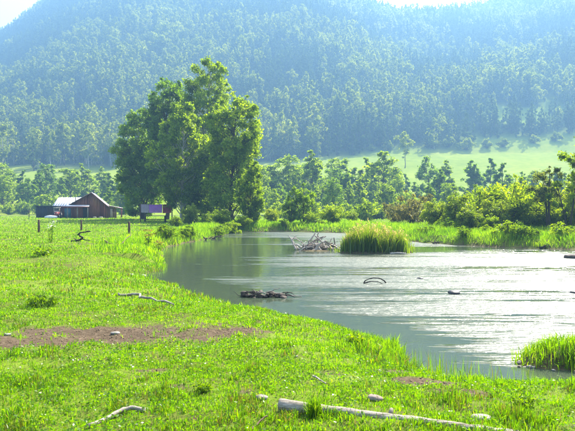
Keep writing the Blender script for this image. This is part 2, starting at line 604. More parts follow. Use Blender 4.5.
# ------------------------------------------------------------------ river
def water_material():
    m, t, out = new_mat('river_water')
    p = t.nodes.new('ShaderNodeBsdfPrincipled')
    tc = t.nodes.new('ShaderNodeTexCoord')
    vec = tc.outputs['Object']

    def mapped(sc, rz=0.0):
        mp = t.nodes.new('ShaderNodeMapping')
        mp.inputs['Scale'].default_value = sc
        mp.inputs['Rotation'].default_value = (0, 0, rz)
        t.links.new(vec, mp.inputs['Vector'])
        return mp.outputs[0]
    # where the current breaks into riffles: long streaks lying along the flow
    st = noise_n(t, 1.0, 4, 0.55, mapped((0.09, 0.75, 1), 0.05))
    st2 = noise_n(t, 1.0, 3, 0.6, mapped((0.55, 4.2, 1), 0.04))
    rif = attr(t, 'riffle')
    f = math_n(t, 'ADD', math_n(t, 'MULTIPLY', st, 0.52), math_n(t, 'MULTIPLY', st2, 0.48))
    f = math_n(t, 'ADD', f, math_n(t, 'MULTIPLY', math_n(t, 'SUBTRACT', rif, 0.5), 0.34))
    mr = t.nodes.new('ShaderNodeMapRange')
    mr.inputs['From Min'].default_value = 0.485
    mr.inputs['From Max'].default_value = 0.58
    t.links.new(f, mr.inputs['Value'])
    streak = mr.outputs[0]
    w1 = noise_n(t, 6.0, 3, 0.55, mapped((0.75, 1.5, 1), 0.08))
    w2 = noise_n(t, 1.5, 3, 0.5, mapped((0.6, 1.3, 1), 0.1))
    amp = math_n(t, 'ADD', math_n(t, 'MULTIPLY', streak, 0.055), 0.003)
    h = math_n(t, 'ADD', math_n(t, 'MULTIPLY', w1, amp), math_n(t, 'MULTIPLY', w2, 0.010))
    b = t.nodes.new('ShaderNodeBump')
    b.inputs['Strength'].default_value = 1.0
    b.inputs['Distance'].default_value = 1.0
    t.links.new(h, b.inputs['Height'])
    t.links.new(b.outputs[0], p.inputs['Normal'])
    p.inputs['Base Color'].default_value = (0.050, 0.068, 0.040, 1)
    p.inputs['IOR'].default_value = 1.333
    t.links.new(math_n(t, 'ADD', math_n(t, 'MULTIPLY', streak, 0.38), 0.04), p.inputs['Roughness'])
    t.links.new(p.outputs[0], out.inputs['Surface'])
    return m


def riffle_attr(X, Y):
    r = 0.43 + 0.25 * np.tanh((X - 0.02 * Y + 0.8) / 2.2)                # fast water on the far side of the channel
    r = r - 0.5 * (1 - sstep(0.3, 1.6, -river_sd(X, Y))) * (Y < 20)        # slack along the near bank
    r = r + 0.50 * np.exp(-((Y - 23.6 + 0.08 * (X - 6)) / 1.6) ** 2) * sstep(-2, 3, X)
    r = r + 0.22 * np.exp(-((Y - 12.6 - 0.05 * X) / 0.5) ** 2) * sstep(0, 3, X)
    r = r + 0.25 * np.exp(-((Y - 16.6) / 0.6) ** 2) * sstep(-0.5, 2, X)
    r = r + 0.35 * sstep(40, 46, Y)
    r = r - 0.5 * (1 - sstep(1.4, 3.2, np.abs(Y - 30.5))) - 0.32 * np.exp(-((Y - 21.0) / 1.2) ** 2)
    return np.clip(r, 0, 1)


wx = np.linspace(-12, 48, 240)
wy = np.linspace(5.0, 60, 260)
river = link('river', grid_mesh('river', wx, wy, lambda X, Y: np.full(X.shape, WZ), {'riffle': riffle_attr}), water_material())
tag(river, 'olive grey river with bright rippled streaks', kind='structure')


# ------------------------------------------------------------------ trees
def leaf_quads(C, size, g, tint, flat=0.0):
    """small bent leaf faces centred at C"""
    n = len(C)
    a = g.normal(size=(n, 3))
    a[:, 2] *= (1 - flat)
    a /= np.linalg.norm(a, axis=1)[:, None]
    b = np.cross(a, g.normal(size=(n, 3)))
    b /= np.linalg.norm(b, axis=1)[:, None]
    s = size * (0.6 + 0.8 * g.random(n))[:, None]
    V = np.stack([C - a * s, C - b * s * 0.55 + a * s * 0.1, C + a * s, C + b * s * 0.55 + a * s * 0.1], 1).reshape(-1, 3)
    q = np.arange(n * 4).reshape(n, 4)
    return V, q, np.repeat(tint, 4)


def tree_meshes(name, seed, H, W, tr, base=0.1, clumps=60, n_leaf=8000, ls=0.16, stems=1, spread=0.0, k=6, lean=0.0,
                cr=0.25, full=0.62, low=0.42, gap=0.0, loose=0.18):
    """trunk and limbs carrying separate leafy boughs. W = crown half width, base = height fraction of the lowest bough,
    low = where the crown is widest, cr = bough radius against W, full = roundness of the outline"""
    g = np.random.default_rng(seed)
    tm = MB()
    n = 9
    tt = np.linspace(0, 1, n)
    trunks = []
    for s_ in range(stems):
        sa = 2 * math.pi * (s_ + g.random() * 0.5) / stems
        Hs = H * (1 if s_ == 0 else 0.7 + 0.26 * g.random())
        wob = np.cumsum(g.normal(size=(n, 2)) * 0.012 * Hs, axis=0)
        wob -= wob[0]
        P = np.zeros((n, 3))
        P[:, 0] = wob[:, 0] + math.cos(sa) * spread * (0.12 + tt ** 1.1) + lean * tt ** 1.3
        P[:, 1] = wob[:, 1] + math.sin(sa) * spread * (0.12 + tt ** 1.1)
        if s_ == 0 and stems > 1: P[:, :2] *= 0.5
        P[:, 2] = tt * Hs * 0.95 - 0.15
        rr = tr * (1 if s_ == 0 else 0.75) * (1 - 0.93 * tt) ** 0.9
        rr[0] *= 1.35
        tm.tube(P, rr + 0.008, k)
        trunks.append((P, Hs))
    pw = math.log(0.5) / math.log(low)
    ph = g.random(4) * 6.28
    C, RR, WT = [], [], []
    for i in range(clumps):
        # boughs fill the outline from the bottom up, fewer where the crown is narrow
        for _ in range(30):
            u = g.random()
            f = math.sin(math.pi * min(1, (0.03 + 0.95 * u)) ** pw) ** full
            if g.random() < f: break
        if i < 5: u, f = 0.955 - 0.045 * i, 0.08 + 0.07 * i
        P, Hs = trunks[i % stems]
        az = i * 2.39996 + g.normal() * 0.35
        lob = 1 + 0.16 * math.sin(2 * az + ph[0] + 4 * u) + 0.13 * math.sin(3 * az + ph[1] - 7 * u) + 0.10 * math.sin(9 * u + ph[2])
        rad = W * f * lob * (1 if stems == 1 else 0.72)
        c_r = W * cr * (0.55 + 0.75 * g.random()) * (0.45 + 0.55 * f)
        rr = max(0.0, rad - c_r * 0.7) * (0.35 + 0.65 * math.sqrt(g.random()))
        h = base + (0.985 - base) * u
        z = h * Hs
        ax = np.array([np.interp(min(1, h), tt, P[:, j]) for j in range(2)])
        c = np.array([ax[0] + math.cos(az) * rr, ax[1] + math.sin(az) * rr, max(z, c_r * 0.35)])
        h0 = max(0.04, h - 0.55 * rr / Hs * (0.6 + 0.8 * g.random()) - 0.02)
        p0 = np.array([np.interp(min(1, h0), tt, P[:, j]) for j in range(3)])
        if rr > 0.12 * W:
            m_ = 5
            ts = np.linspace(0, 1, m_)[:, None]
            Q = p0 + (c - p0) * ts
            Q[:, 2] += np.sin(ts[:, 0] * math.pi) * 0.12 * rr * g.normal()
            Q[1:-1] += g.normal(size=(m_ - 2, 3)) * 0.035 * rr
            lr = tr * 0.24 * (1 - 0.7 * h) * (1 - 0.85 * ts[:, 0]) + 0.006
            tm.tube(Q, lr, max(3, k - 2), cap=False)
            for j in range(3):
                e = c + g.normal(size=3) * c_r * 0.6
                tm.tube(np.array([Q[3], (Q[3] + e) / 2 + g.normal(size=3) * 0.05 * c_r, e]), np.array([lr[3] * 0.7, lr[3] * 0.5, 0.005]), 3, cap=False)
        C.append(c); RR.append(c_r); WT.append(c_r ** 2 * (0.6 + 0.8 * g.random()))
    C, RR, WT = np.array(C), np.array(RR), np.array(WT)
    pick = g.choice(len(C), n_leaf, p=WT / WT.sum())
    d = g.normal(size=(n_leaf, 3))
    d /= np.linalg.norm(d, axis=1)[:, None]
    rr = RR[pick] * (g.random(n_leaf) ** 0.42) * (1 + loose * g.normal(size=n_leaf))
    off = d * rr[:, None] * np.array([1.0, 1.0, 0.82])
    off[:, 2] -= 0.14 * np.hypot(off[:, 0], off[:, 1]) ** 2 / (RR[pick] + 1e-6)       # boughs hang at their rims
    X = C[pick] + off
    X[:, 2] = np.maximum(X[:, 2], 0.06 + 0.25 * g.random(n_leaf) * min(1, H / 4))
    ct = np.clip(0.5 + g.normal(size=len(C)) * 0.15, 0, 1)
    tint = np.clip(ct[pick] + g.normal(size=n_leaf) * 0.14, 0, 1)
    V, q, tn = leaf_quads(X, ls, g, tint)
    crown = mk_mesh(name + '_crown', V, [q], {'tint': tn})
    return tm.mesh(name + '_trunk', True), crown


def plant_tree(name, meshes, mats, loc, rz, sc, label, cat, group=None, sz=None):
    t = thing(name, label, cat, loc, rz, group)
    t.scale = (sc, sc, sz or sc)
    trunk = link('trunk', meshes[0], None, t)
    crown = link('crown', meshes[1], None, t)
    for me, m in ((meshes[0], mats[0]), (meshes[1], mats[1])):
        if not me.materials: me.materials.append(m)
    return t, trunk, crown


def ptree(name, px, d, top, meshes, H, mats, label, cat, group=None, rz=0.0, wsc=None):
    """tree whose top shows at row `top` when it stands at depth d"""
    x = xat(px, d)
    z = gh(x, d)
    h = CZ + (HY - top) * d / F - z
    co = np.empty(len(meshes[1].vertices) * 3, np.float32)
    meshes[1].vertices.foreach_get('co', co)
    s = h / float(np.percentile(co[2::3], 99.7))
    return plant_tree(name, meshes, mats, (x, d, z), rz, wsc or s, label, cat, group, s)


ORD = ['first', 'second', 'third', 'fourth', 'fifth', 'sixth', 'seventh', 'eighth', 'ninth', 'tenth', 'eleventh', 'twelfth', 'thirteenth', 'fourteenth', 'fifteenth',
       'sixteenth', 'seventeenth', 'eighteenth', 'nineteenth', 'twentieth', 'twenty-first', 'twenty-second', 'twenty-third', 'twenty-fourth']
BB, DB = M['birch_bark'], M['bark']
# the grove on the left bank: each tree grown for its own place
GR = 'tall trees of the riverside grove'
tm = tree_meshes('grove_left', 11, 15, 3.7, 0.24, 0.04, 190, 34000, 0.15, low=0.40, full=0.5, cr=0.2, loose=0.3)
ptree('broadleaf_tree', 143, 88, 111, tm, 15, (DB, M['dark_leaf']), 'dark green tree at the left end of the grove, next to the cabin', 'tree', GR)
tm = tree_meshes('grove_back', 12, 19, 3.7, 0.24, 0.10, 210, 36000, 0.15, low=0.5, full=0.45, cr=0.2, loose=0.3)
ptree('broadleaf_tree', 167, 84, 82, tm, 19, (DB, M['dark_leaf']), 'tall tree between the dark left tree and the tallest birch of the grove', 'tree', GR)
tm = tree_meshes('grove_front', 13, 13, 3.3, 0.15, 0.10, 190, 34000, 0.125, low=0.45, full=0.5, cr=0.18, loose=0.3)
ptree('birch_tree', 181, 70, 103, tm, 13, (BB, M['birch_leaf']), 'light green birch with pale trunk standing in front of the grove', 'tree', GR)
tm = tree_meshes('grove_tall', 14, 20, 4.3, 0.26, 0.08, 260, 52000, 0.14, low=0.48, full=0.5, lean=0.6, cr=0.18, loose=0.3)
ptree('birch_tree', 205, 78, 62, tm, 20, (BB, M['birch_leaf']), 'tallest birch of the grove with its narrow top above all others', 'tree', GR)
tm = tree_meshes('grove_right', 25, 13, 3.2, 0.18, 0.08, 200, 38000, 0.12, low=0.5, full=0.45, cr=0.19, loose=0.3)
ptree('broadleaf_tree', 234, 64, 95, tm, 13, (DB, M['birch_leaf']), 'broad leafy tree at the right of the grove over the river bank', 'tree', GR)
tm = tree_meshes('grove_willow', 16, 6.4, 1.9, 0.10, 0.04, 110, 14000, 0.10, stems=3, spread=0.6, low=0.42, full=0.5, cr=0.2, loose=0.35)
ptree('willow_tree', 251, 55, 162, tm, 6.4, (DB, M['birch_leaf']), 'low drooping willow at the right foot of the grove by the water', 'tree', GR)
tm = tree_meshes('grove_fill', 17, 10, 3.6, 0.14, 0.04, 110, 17000, 0.14, full=0.45, cr=0.22, loose=0.3)
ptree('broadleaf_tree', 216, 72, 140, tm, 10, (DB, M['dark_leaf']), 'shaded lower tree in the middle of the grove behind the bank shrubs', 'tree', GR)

# bushes: several kinds grown once, then set out one by one
bush_a = tree_meshes('bush_round', 31, 3.2, 1.8, 0.05, 0.04, 80, 9500, 0.075, stems=5, spread=0.8, low=0.4)
bush_b = tree_meshes('bush_loose', 32, 3.4, 1.9, 0.05, 0.05, 85, 9500, 0.075, stems=6, spread=0.9, low=0.45, cr=0.22, loose=0.35)
bush_c = tree_meshes('bush_low', 33, 1.6, 1.3, 0.035, 0.05, 50, 5600, 0.055, stems=5, spread=0.5, low=0.4, cr=0.2)
bush_d = tree_meshes('bush_tall', 34, 4.4, 1.5, 0.075, 0.12, 50, 5600, 0.085, stems=3, spread=0.8, low=0.5)

BG = 'shrubs along the left bank'
ptree('shrub', 191, 60, 204, bush_a, 3.2, (DB, M['willow_leaf']), 'bright yellow-green shrub in front of the grove beside the hanging blankets', 'shrub', BG, 0.4)
ptree('shrub', 208, 56, 212, bush_c, 1.6, (DB, M['birch_leaf']), 'low green shrub on the bank just right of the bright yellow-green shrub', 'shrub', BG, 1.2)
ptree('shrub', 176, 54, 216, bush_c, 1.6, (DB, M['birch_leaf']), 'low shrub on the bank below the hanging blankets', 'shrub', BG, 2.2)
ptree('shrub', 221, 53, 208, bush_b, 3.4, (DB, M['birch_leaf']), 'loose green shrub under the right tree of the grove', 'shrub', BG, 2.9)
ptree('shrub', 232, 50.5, 221, bush_c, 1.6, (DB, M['dark_leaf']), 'dark low bush at the waterline below the right tree of the grove', 'shrub', BG, 0.9)
ptree('shrub', 243, 53, 214, bush_b, 3.4, (DB, M['birch_leaf']), 'green shrub at the waterline under the drooping willow', 'shrub', BG, 4.1)

# far bank across the end of the river
FG = 'bushes and small trees on the far bank'
for px, d, top, ms, H, mt, lb in [
        (272, 60, 208, bush_a, 3.2, 'birch_leaf', 'light green bush on the far bank just right of the grove'),
        (291, 56, 196, bush_d, 4.4, 'dark_leaf', 'dark green tree-like bush on the far bank behind the log jam'),
        (303, 57, 184, bush_d, 4.4, 'birch_leaf', 'taller green bush standing on the far bank beyond the log jam'),
        (311, 55, 212, bush_c, 1.6, 'dark_leaf', 'low dark bush at the waterline beyond the log jam'),
        (333, 56, 203, bush_b, 3.4, 'birch_leaf', 'leaning light green bush on the far bank left of the reeds'),
        (284, 54, 219, bush_c, 1.6, 'dark_leaf', 'low dark bush on the far bank between two taller green bushes'),
        (322, 54, 220, bush_c, 1.6, 'birch_leaf', 'low light bush on the far bank behind the right end of the log jam'),
        (352, 62, 211, bush_a, 3.2, 'birch_leaf', 'rounded bush on the far bank behind the reeds')]:
    ptree('shrub', px, d, top, ms, H, (DB, M[mt]), lb, 'shrub', FG, px * 0.7)

# right bank shrubs and small trees
RG = 'shrubs and small trees on the right bank'
bush_e = tree_meshes('bush_brown', 35, 3.0, 2.0, 0.06, 0.08, 60, 6400, 0.07, stems=6, spread=1.0, low=0.45, cr=0.18, loose=0.35)
tree_bare = tree_meshes('thin_tree', 36, 5.0, 1.7, 0.12, 0.38, 32, 3400, 0.08, stems=2, spread=1.0, lean=-0.5, cr=0.2, loose=0.4, low=0.55)
tree_bare2 = tree_meshes('thin_tree_two', 38, 5.0, 1.5, 0.10, 0.35, 28, 3000, 0.08, stems=2, spread=0.9, lean=0.4, cr=0.2, loose=0.4, low=0.55)
edge_tree = tree_meshes('edge_tree', 37, 7.5, 1.9, 0.14, 0.22, 60, 11000, 0.095, cr=0.24, loose=0.3)
for nm, px, d, top, ms, H, mt, lb, ct in [
        ('shrub', 413, 52, 192, bush_e, 3.0, 'brown_leaf', 'brownish rounded bush behind the reeds on the right bank', 'shrub'),
        ('shrub', 396, 56, 201, bush_e, 3.0, 'brown_leaf', 'smaller olive bush left of the brownish bush behind the reeds', 'shrub'),
        ('shrub', 436, 44, 200, bush_a, 3.2, 'birch_leaf', 'mid green bush right of the brownish bush', 'shrub'),
        ('shrub', 457, 42, 193, bush_a, 3.2, 'birch_leaf', 'dense green bush with a dark hollow on the right bank', 'shrub'),
        ('shrub', 480, 44, 187, bush_b, 3.4, 'willow_leaf', 'yellow-green willow bush left of the brightest willow bush', 'shrub'),
        ('shrub', 507, 43, 178, bush_b, 3.4, 'willow_leaf', 'brightest tall yellow-green willow bush on the right bank', 'shrub'),
        ('shrub', 529, 46, 180, bush_b, 3.4, 'willow_leaf', 'yellow-green willow bush behind the thin dark trees', 'shrub'),
        ('shrub', 494, 41, 198, bush_a, 3.2, 'willow_leaf', 'rounded yellow-green bush in front of the brightest willow bush', 'shrub'),
        ('shrub', 469, 40, 206, bush_a, 3.2, 'birch_leaf', 'low rounded green bush between dense bush and willow bushes', 'shrub'),
        ('shrub', 541, 43, 196, bush_b, 3.4, 'willow_leaf', 'yellow-green bush at the foot of the forked thin tree', 'shrub'),
        ('shrub', 564, 44, 184, bush_a, 3.2, 'willow_leaf', 'yellow-green bush behind the thin trees near the picture edge', 'shrub'),
        ('shrub', 488, 39, 214, bush_c, 1.6, 'weed', 'low leafy bush in the bank grass below the willow bushes', 'shrub'),
        ('shrub', 585, 42, 200, bush_a, 3.2, 'birch_leaf', 'green bush at the right picture edge on the far bank', 'shrub'),
        ('thin_tree', 549, 41, 167, tree_bare, 5.0, 'olive_leaf', 'thin small tree with dark forked trunk and sparse olive crown', 'tree'),
        ('thin_tree', 569, 40, 172, tree_bare2, 5.0, 'birch_leaf', 'thin dark-stemmed tree next to the right picture edge', 'tree'),
        ('broadleaf_tree', 593, 41, 124, edge_tree, 7.5, 'birch_leaf', 'leafy tree reaching into the picture at its right edge', 'tree')]:
    ptree(nm, px, d, top, ms, H, (DB, M[mt]), lb, ct, RG, px * 1.3)

bush_h = tree_meshes('herb_clump', 39, 1.0, 0.8, 0.015, 0.03, 40, 3400, 0.045, stems=7, spread=0.4, cr=0.2, loose=0.5)
r2 = random.Random(21)
hp = sorted([(r2.uniform(424, 600), r2.uniform(0.6, 6.5)) for _ in range(18)])
for i, (px, off) in enumerate(hp):
    d = float(np.interp(px, [420, 470, 520, 575, 620], [36.3, 33.4, 31.8, 30.3, 29.6])) + off
    h = r2.uniform(0.35, 0.95)
    z = gh(xat(px, d), d)
    plant_tree('riverside_herb', bush_h, (DB, M['weed']), (xat(px, d), d, z), r2.uniform(0, 6), h * r2.uniform(1.0, 1.5), ORD[i] + ' leafy herb clump from the left along the right bank edge', 'plant', 'herb clumps on the right bank', h)
hp = sorted([(r2.uniform(163, 226), r2.uniform(0.3, 2.0)) for _ in range(11)])
for i, (px, off) in enumerate(hp):
    d = float(np.interp(px, [160, 168, 186, 204, 222, 228], [30, 33.5, 37, 40.5, 46, 50])) + off
    h = r2.uniform(0.35, 0.75)
    z = gh(xat(px, d), d)
    plant_tree('riverside_herb', bush_h, (DB, M['weed']), (xat(px, d), d, z), r2.uniform(0, 6), h * r2.uniform(1.0, 1.4), ORD[i] + ' leafy herb clump from the left on the bank below the grove', 'plant', 'herb clumps on the left bank', h)

# valley tree rows
mid = [tree_meshes('valley_tree_%d' % i, 50 + i, 11, w_, 0.15, b_, 85, 5600, 0.185, k=5, cr=0.22, loose=0.28, low=l_, full=f_, lean=e_)
       for i, (w_, b_, l_, f_, e_) in enumerate([(2.7, 0.05, 0.42, 0.6, 0.3), (2.0, 0.08, 0.5, 0.55, -0.4), (3.3, 0.04, 0.5, 0.5, 0.2), (1.8, 0.06, 0.4, 0.7, 0.0), (2.9, 0.12, 0.6, 0.5, -0.6), (2.3, 0.05, 0.35, 0.8, 0.5)])]
mid_dark = [(a, b.copy()) for a, b in mid]
rows = [
    # px0, px1, n, d0, d1, top0, top1, dark share, label, group
    (-40, 122, 23, 160, 205, 160, 180, 0.35, 'hazy tree in the row behind the log cabin and dark shed', 'trees behind the cabin'),
    (95, 150, 4, 135, 160, 176, 190, 0.3, 'hazy tree between the log cabin and the grove', 'trees behind the cabin'),
    (258, 402, 20, 125, 170, 150, 178, 0.35, 'tree in the dense row across the valley beyond the river end', 'trees beyond the river end'),
    (262, 400, 9, 100, 120, 178, 196, 0.25, 'smaller tree in front of the dense row beyond the river end', 'trees beyond the river end'),
    (402, 600, 20, 125, 165, 156, 186, 0.6, 'dark tree in the row between right bank willows and hill meadow', 'trees behind the right bank'),
    (400, 600, 9, 96, 112, 182, 194, 0.4, 'lower tree close behind the right bank willows', 'trees behind the right bank')]
r1 = random.Random(5)
for (p0, p1, n, d0, d1, t0, t1, ds, lb, gr) in rows:
    pxs = sorted(p0 + (p1 - p0) * (i + 0.5 + r1.uniform(-0.45, 0.45)) / n for i in range(n))
    for i, px in enumerate(pxs):
        d = r1.uniform(d0, d1)
        top = r1.uniform(t0, t1)
        if 392 < px < 420: top = max(top, 174)
        k = r1.randrange(6)
        dark = r1.random() < ds
        t, _, _ = ptree('valley_tree', px, d, top, mid_dark[k] if dark else mid[k], 11, (DB, M['dark_leaf'] if dark else M['birch_leaf']), ORD[i] + ' from the left, ' + lb, 'tree', gr, r1.uniform(0, 6.28))
        t.scale.x *= r1.uniform(1.0, 1.5)
        t.scale.y *= r1.uniform(1.0, 1.4)
under = tree_meshes('valley_bush', 58, 4, 2.8, 0.08, 0.03, 45, 3000, 0.18, stems=4, spread=1.1, low=0.42)
for (p0, p1, n, d0, d1, t0, t1, lb, gr) in [
        (-30, 128, 15, 142, 158, 191, 203, 'bush under the trees behind the cabin', 'bushes under the trees behind the cabin'),
        (262, 402, 13, 74, 96, 197, 212, 'bush under the dense tree row beyond the river', 'bushes under the dense tree row'),
        (404, 590, 13, 70, 90, 194, 206, 'bush under the trees behind the right bank', 'bushes behind the right bank')]:
    pxs = sorted(p0 + (p1 - p0) * (i + 0.5 + r1.uniform(-0.45, 0.45)) / n for i in range(n))
    for i, px in enumerate(pxs):
        d = r1.uniform(d0, d1)
        t, _, _ = ptree('valley_bush', px, d, r1.uniform(t0, t1), under, 4, (DB, M['birch_leaf']), ORD[i] + ' from the left, ' + lb, 'shrub', gr, r1.uniform(0, 6.28))

# ------------------------------------------------------------------ hill trees: the nearest as things, the rest one wood
far_l = [tree_meshes('hill_birch_%d' % i, 80 + i, 14, w_, 0.16, b_, 26, 900, 0.38, k=4, lean=e_, low=l_, full=f_, cr=c_) for i, (w_, b_, e_, l_, f_, c_) in enumerate(
    [(2.5, 0.16, 0.3, 0.5, 0.55, 0.32), (1.9, 0.28, -0.6, 0.55, 0.5, 0.36), (3.2, 0.2, 0.5, 0.5, 0.5, 0.3), (2.6, 0.05, 0.0, 0.4, 0.65, 0.32), (3.6, 0.25, -0.8, 0.6, 0.45, 0.3)])]
far_d = [tree_meshes('hill_dark_%d' % i, 90 + i, 14, w_, 0.18, 0.06, 26, 900, 0.38, k=4, low=l_, full=f_, cr=0.3) for i, (w_, l_, f_) in enumerate([(2.2, 0.28, 0.9), (2.7, 0.42, 0.6), (1.9, 0.3, 1.0)])]
hill_bush = tree_meshes('hill_bush', 95, 4, 3.0, 0.1, 0.04, 30, 900, 0.30, stems=4, spread=1.0)
protos = far_l + far_d
NL = len(far_l)

# lone trees and bushes on the hill meadow
ptree('meadow_tree', 405, 285, 132, far_l[4], 14, (DB, M['far_birch']), 'lone rounded tree standing on the open hill meadow', 'tree')
for px, py, hpx, lb in [(388, 150, 10, 'bush left of the lone tree on the hill meadow'), (432, 148, 13, 'bush right of the lone tree on the hill meadow'), (381, 145, 9, 'small bush left of and above the lone meadow tree'),
                        (448, 147, 12, 'second bush right of the lone tree on the hill meadow'), (466, 150, 13, 'broad bush at the upper edge of the hill meadow'),
                        (487, 148, 10, 'bush in the middle of the hill meadow upper edge'), (503, 147, 9, 'small bush at the upper meadow edge above the willows'),
                        (534, 143, 9, 'dark round bush at the upper right of the hill meadow'), (556, 141, 10, 'bush at the far right upper edge of the hill meadow'),
                        (352, 149, 9, 'bush at the meadow edge above the dense valley row'), (372, 151, 7, 'low bush on the meadow above the dense valley row'), (470, 143, 8, 'small bush behind the broad bush on the meadow edge'),
                        (300, 152, 7, 'low bush at the meadow edge right of the grove'), (20, 164, 8, 'bush on the pale slope above the left trees'), (62, 160, 9, 'bush on the pale slope above the cabin'),
                        (38, 152, 8, 'small bush high on the pale slope above the dark shed'), (98, 158, 9, 'bush on the pale slope left of the grove')]:
    # walk up the slope until the ground shows at that row
    ds_ = np.linspace(170, 420, 500)
    zz = ground_h(xat(px, ds_), ds_)
    rowpy = HY + F * (CZ - zz) / ds_
    j = int(np.argmin(np.abs(rowpy - py)))
    d = float(ds_[j])
    plant_tree('meadow_bush', hill_bush, (DB, M['far_birch']), (xat(px, d), d, float(zz[j])), px * 1.7, hpx * d / F / 4 * 1.15, lb, 'shrub', 'bushes on the hill meadow', hpx * d / F / 4)

N = 90000
yy = rng.uniform(285, 1010, N)
pxr = rng.uniform(-170, 745, N)
keep = rng.random(N) < (yy / 1010)
yy, pxr = yy[keep], pxr[keep]
xx = xat(pxr, yy)
fm = forest_m(xx, yy)
keep = rng.random(len(xx)) < fm * 0.92
xx, yy, pxr = xx[keep], yy[keep], pxr[keep]
# thin to a natural spacing
cell = {}
ok = []
for i in range(len(xx)):
    c = (int(xx[i] // 3.9), int(yy[i] // 4.3))
    if c in cell: continue
    cell[c] = 1
    ok.append(i)
xx, yy, pxr = xx[ok], yy[ok], pxr[ok]
zz = ground_h(xx, yy) - 0.2
kindn = fbm(xx, yy, 1 / 70.0, 55, 3) + rng.normal(size=len(xx)) * 0.09 + np.interp(yy, [300, 430, 560, 700, 900], [-0.14, -0.10, -0.02, 0.07, 0.12])
darkf = kindn > 0.48
var = np.where(darkf, NL + rng.integers(0, 3, len(xx)), rng.integers(0, NL, len(xx)))
scl = (0.62 + 0.95 * rng.random(len(xx)) ** 1.3) * (0.8 + 0.4 * fbm(xx, yy, 1 / 35.0, 56, 2)) * np.where(darkf, 0.95, 1.0)
rot = rng.random(len(xx)) * 6.283
# the ones that show largest, in the frame and not behind the grove
py_top = HY + F * (CZ - zz - 14 * scl) / yy
vis = (pxr > -5) & (pxr < 580) & ~((pxr > 118) & (pxr < 258) & (py_top > 80)) & (py_top < 152)
score = np.where(vis, 14 * scl / yy, 0)
near = np.argsort(-score)[:240]
is_near = np.zeros(len(xx), bool)
is_near[near] = True
for i in near:
    v = int(var[i])
    dk = v >= NL
    side = 'above the hill meadow' if pxr[i] > 262 else 'on the slope above the cabin'
    lb = ('dark narrow tree in the lowest hillside forest ' if dk else 'pale green birch in the lowest hillside forest ') + side
    plant_tree('hill_tree', protos[v], (BB if not dk else DB, M['far_dark'] if dk else M['far_birch']), (float(xx[i]), float(yy[i]), float(zz[i])), float(rot[i]), float(scl[i]), lb, 'tree', 'lowest trees of the hillside forest')
rest = ~is_near
me = bpy.data.meshes.new('hillside_forest')
PT = np.stack([xx[rest], yy[rest], zz[rest]], -1).astype(np.float32)
me.vertices.add(len(PT))
me.vertices.foreach_set('co', PT.ravel())
for nm, ty, val in (('variant', 'INT', var[rest].astype(np.int32)), ('size', 'FLOAT', scl[rest].astype(np.float32)), ('turn', 'FLOAT', rot[rest].astype(np.float32))):
    a = me.attributes.new(nm, ty, 'POINT')
    a.data.foreach_set('value', val)
forest = link('hillside_forest', me)
tag(forest, 'hazy mixed forest covering the hillside up to the ridge', 'forest', kind='stuff')
ng = bpy.data.node_groups.new('scatter_forest', 'GeometryNodeTree')
ng.interface.new_socket('Geometry', in_out='INPUT', socket_type='NodeSocketGeometry')
ng.interface.new_socket('Geometry', in_out='OUTPUT', socket_type='NodeSocketGeometry')
gi = ng.nodes.new('NodeGroupInput')
go = ng.nodes.new('NodeGroupOutput')
join = ng.nodes.new('GeometryNodeJoinGeometry')


def named(nm, ty):
    n = ng.nodes.new('GeometryNodeInputNamedAttribute')
    n.data_type = ty
    n.inputs['Name'].default_value = nm
    return n.outputs['Attribute']


cx_ = ng.nodes.new('ShaderNodeCombineXYZ')
ng.links.new(named('turn', 'FLOAT'), cx_.inputs['Z'])
first = {}
for o in bpy.data.objects:
    if o.type == 'MESH' and o.parent is not None and o.parent.name.startswith(('hill_tree', 'meadow_tree')):
        first.setdefault(o.data.name, o)
for v, pr in enumerate(protos):
    cmp_ = ng.nodes.new('FunctionNodeCompare')
    cmp_.data_type = 'INT'
    cmp_.operation = 'EQUAL'
    ng.links.new(named('variant', 'INT'), cmp_.inputs[2])
    cmp_.inputs[3].default_value = v
    for part in pr:
        src = first.get(part.name)
        if src is None: continue
        oi = ng.nodes.new('GeometryNodeObjectInfo')
        oi.inputs['Object'].default_value = src
        iop = ng.nodes.new('GeometryNodeInstanceOnPoints')
        ng.links.new(gi.outputs[0], iop.inputs['Points'])
        ng.links.new(cmp_.outputs[0], iop.inputs['Selection'])
        ng.links.new(oi.outputs['Geometry'], iop.inputs['Instance'])
        ng.links.new(cx_.outputs[0], iop.inputs['Rotation'])
        ng.links.new(named('size', 'FLOAT'), iop.inputs['Scale'])
        ng.links.new(iop.outputs[0], join.inputs[0])
ng.links.new(join.outputs[0], go.inputs[0])
md = forest.modifiers.new('scatter', 'NODES')
md.node_group = ng
print('forest trees', int(rest.sum()))

# ------------------------------------------------------------------ farmstead
M['log_wall'] = surf_mat('log_wall', (0.15, 0.045, 0.025), (0.30, 0.11, 0.064), 2.5, 0.85, (6, 6, 1), 0.4, tint_amt=0.8)
M['red_wall'] = surf_mat('red_wall', (0.13, 0.04, 0.025), (0.24, 0.085, 0.05), 2.5, 0.8, (5, 5, 1), 0.3, tint_amt=0.7)
M['tin_roof'] = surf_mat('tin_roof', (0.42, 0.42, 0.43), (0.62, 0.62, 0.63), 1.2, 0.42, (1, 1, 1), 0.1, metal=0.25, spec=0.5)
M['fascia'] = surf_mat('fascia', (0.20, 0.06, 0.05), (0.32, 0.11, 0.09), 4, 0.7)
M['navy'] = surf_mat('navy', (0.014, 0.018, 0.026), (0.030, 0.036, 0.05), 1.5, 0.6, (4, 4, 1), 0.2)
M['teal'] = surf_mat('teal', (0.08, 0.22, 0.26), (0.13, 0.30, 0.34), 2, 0.6)
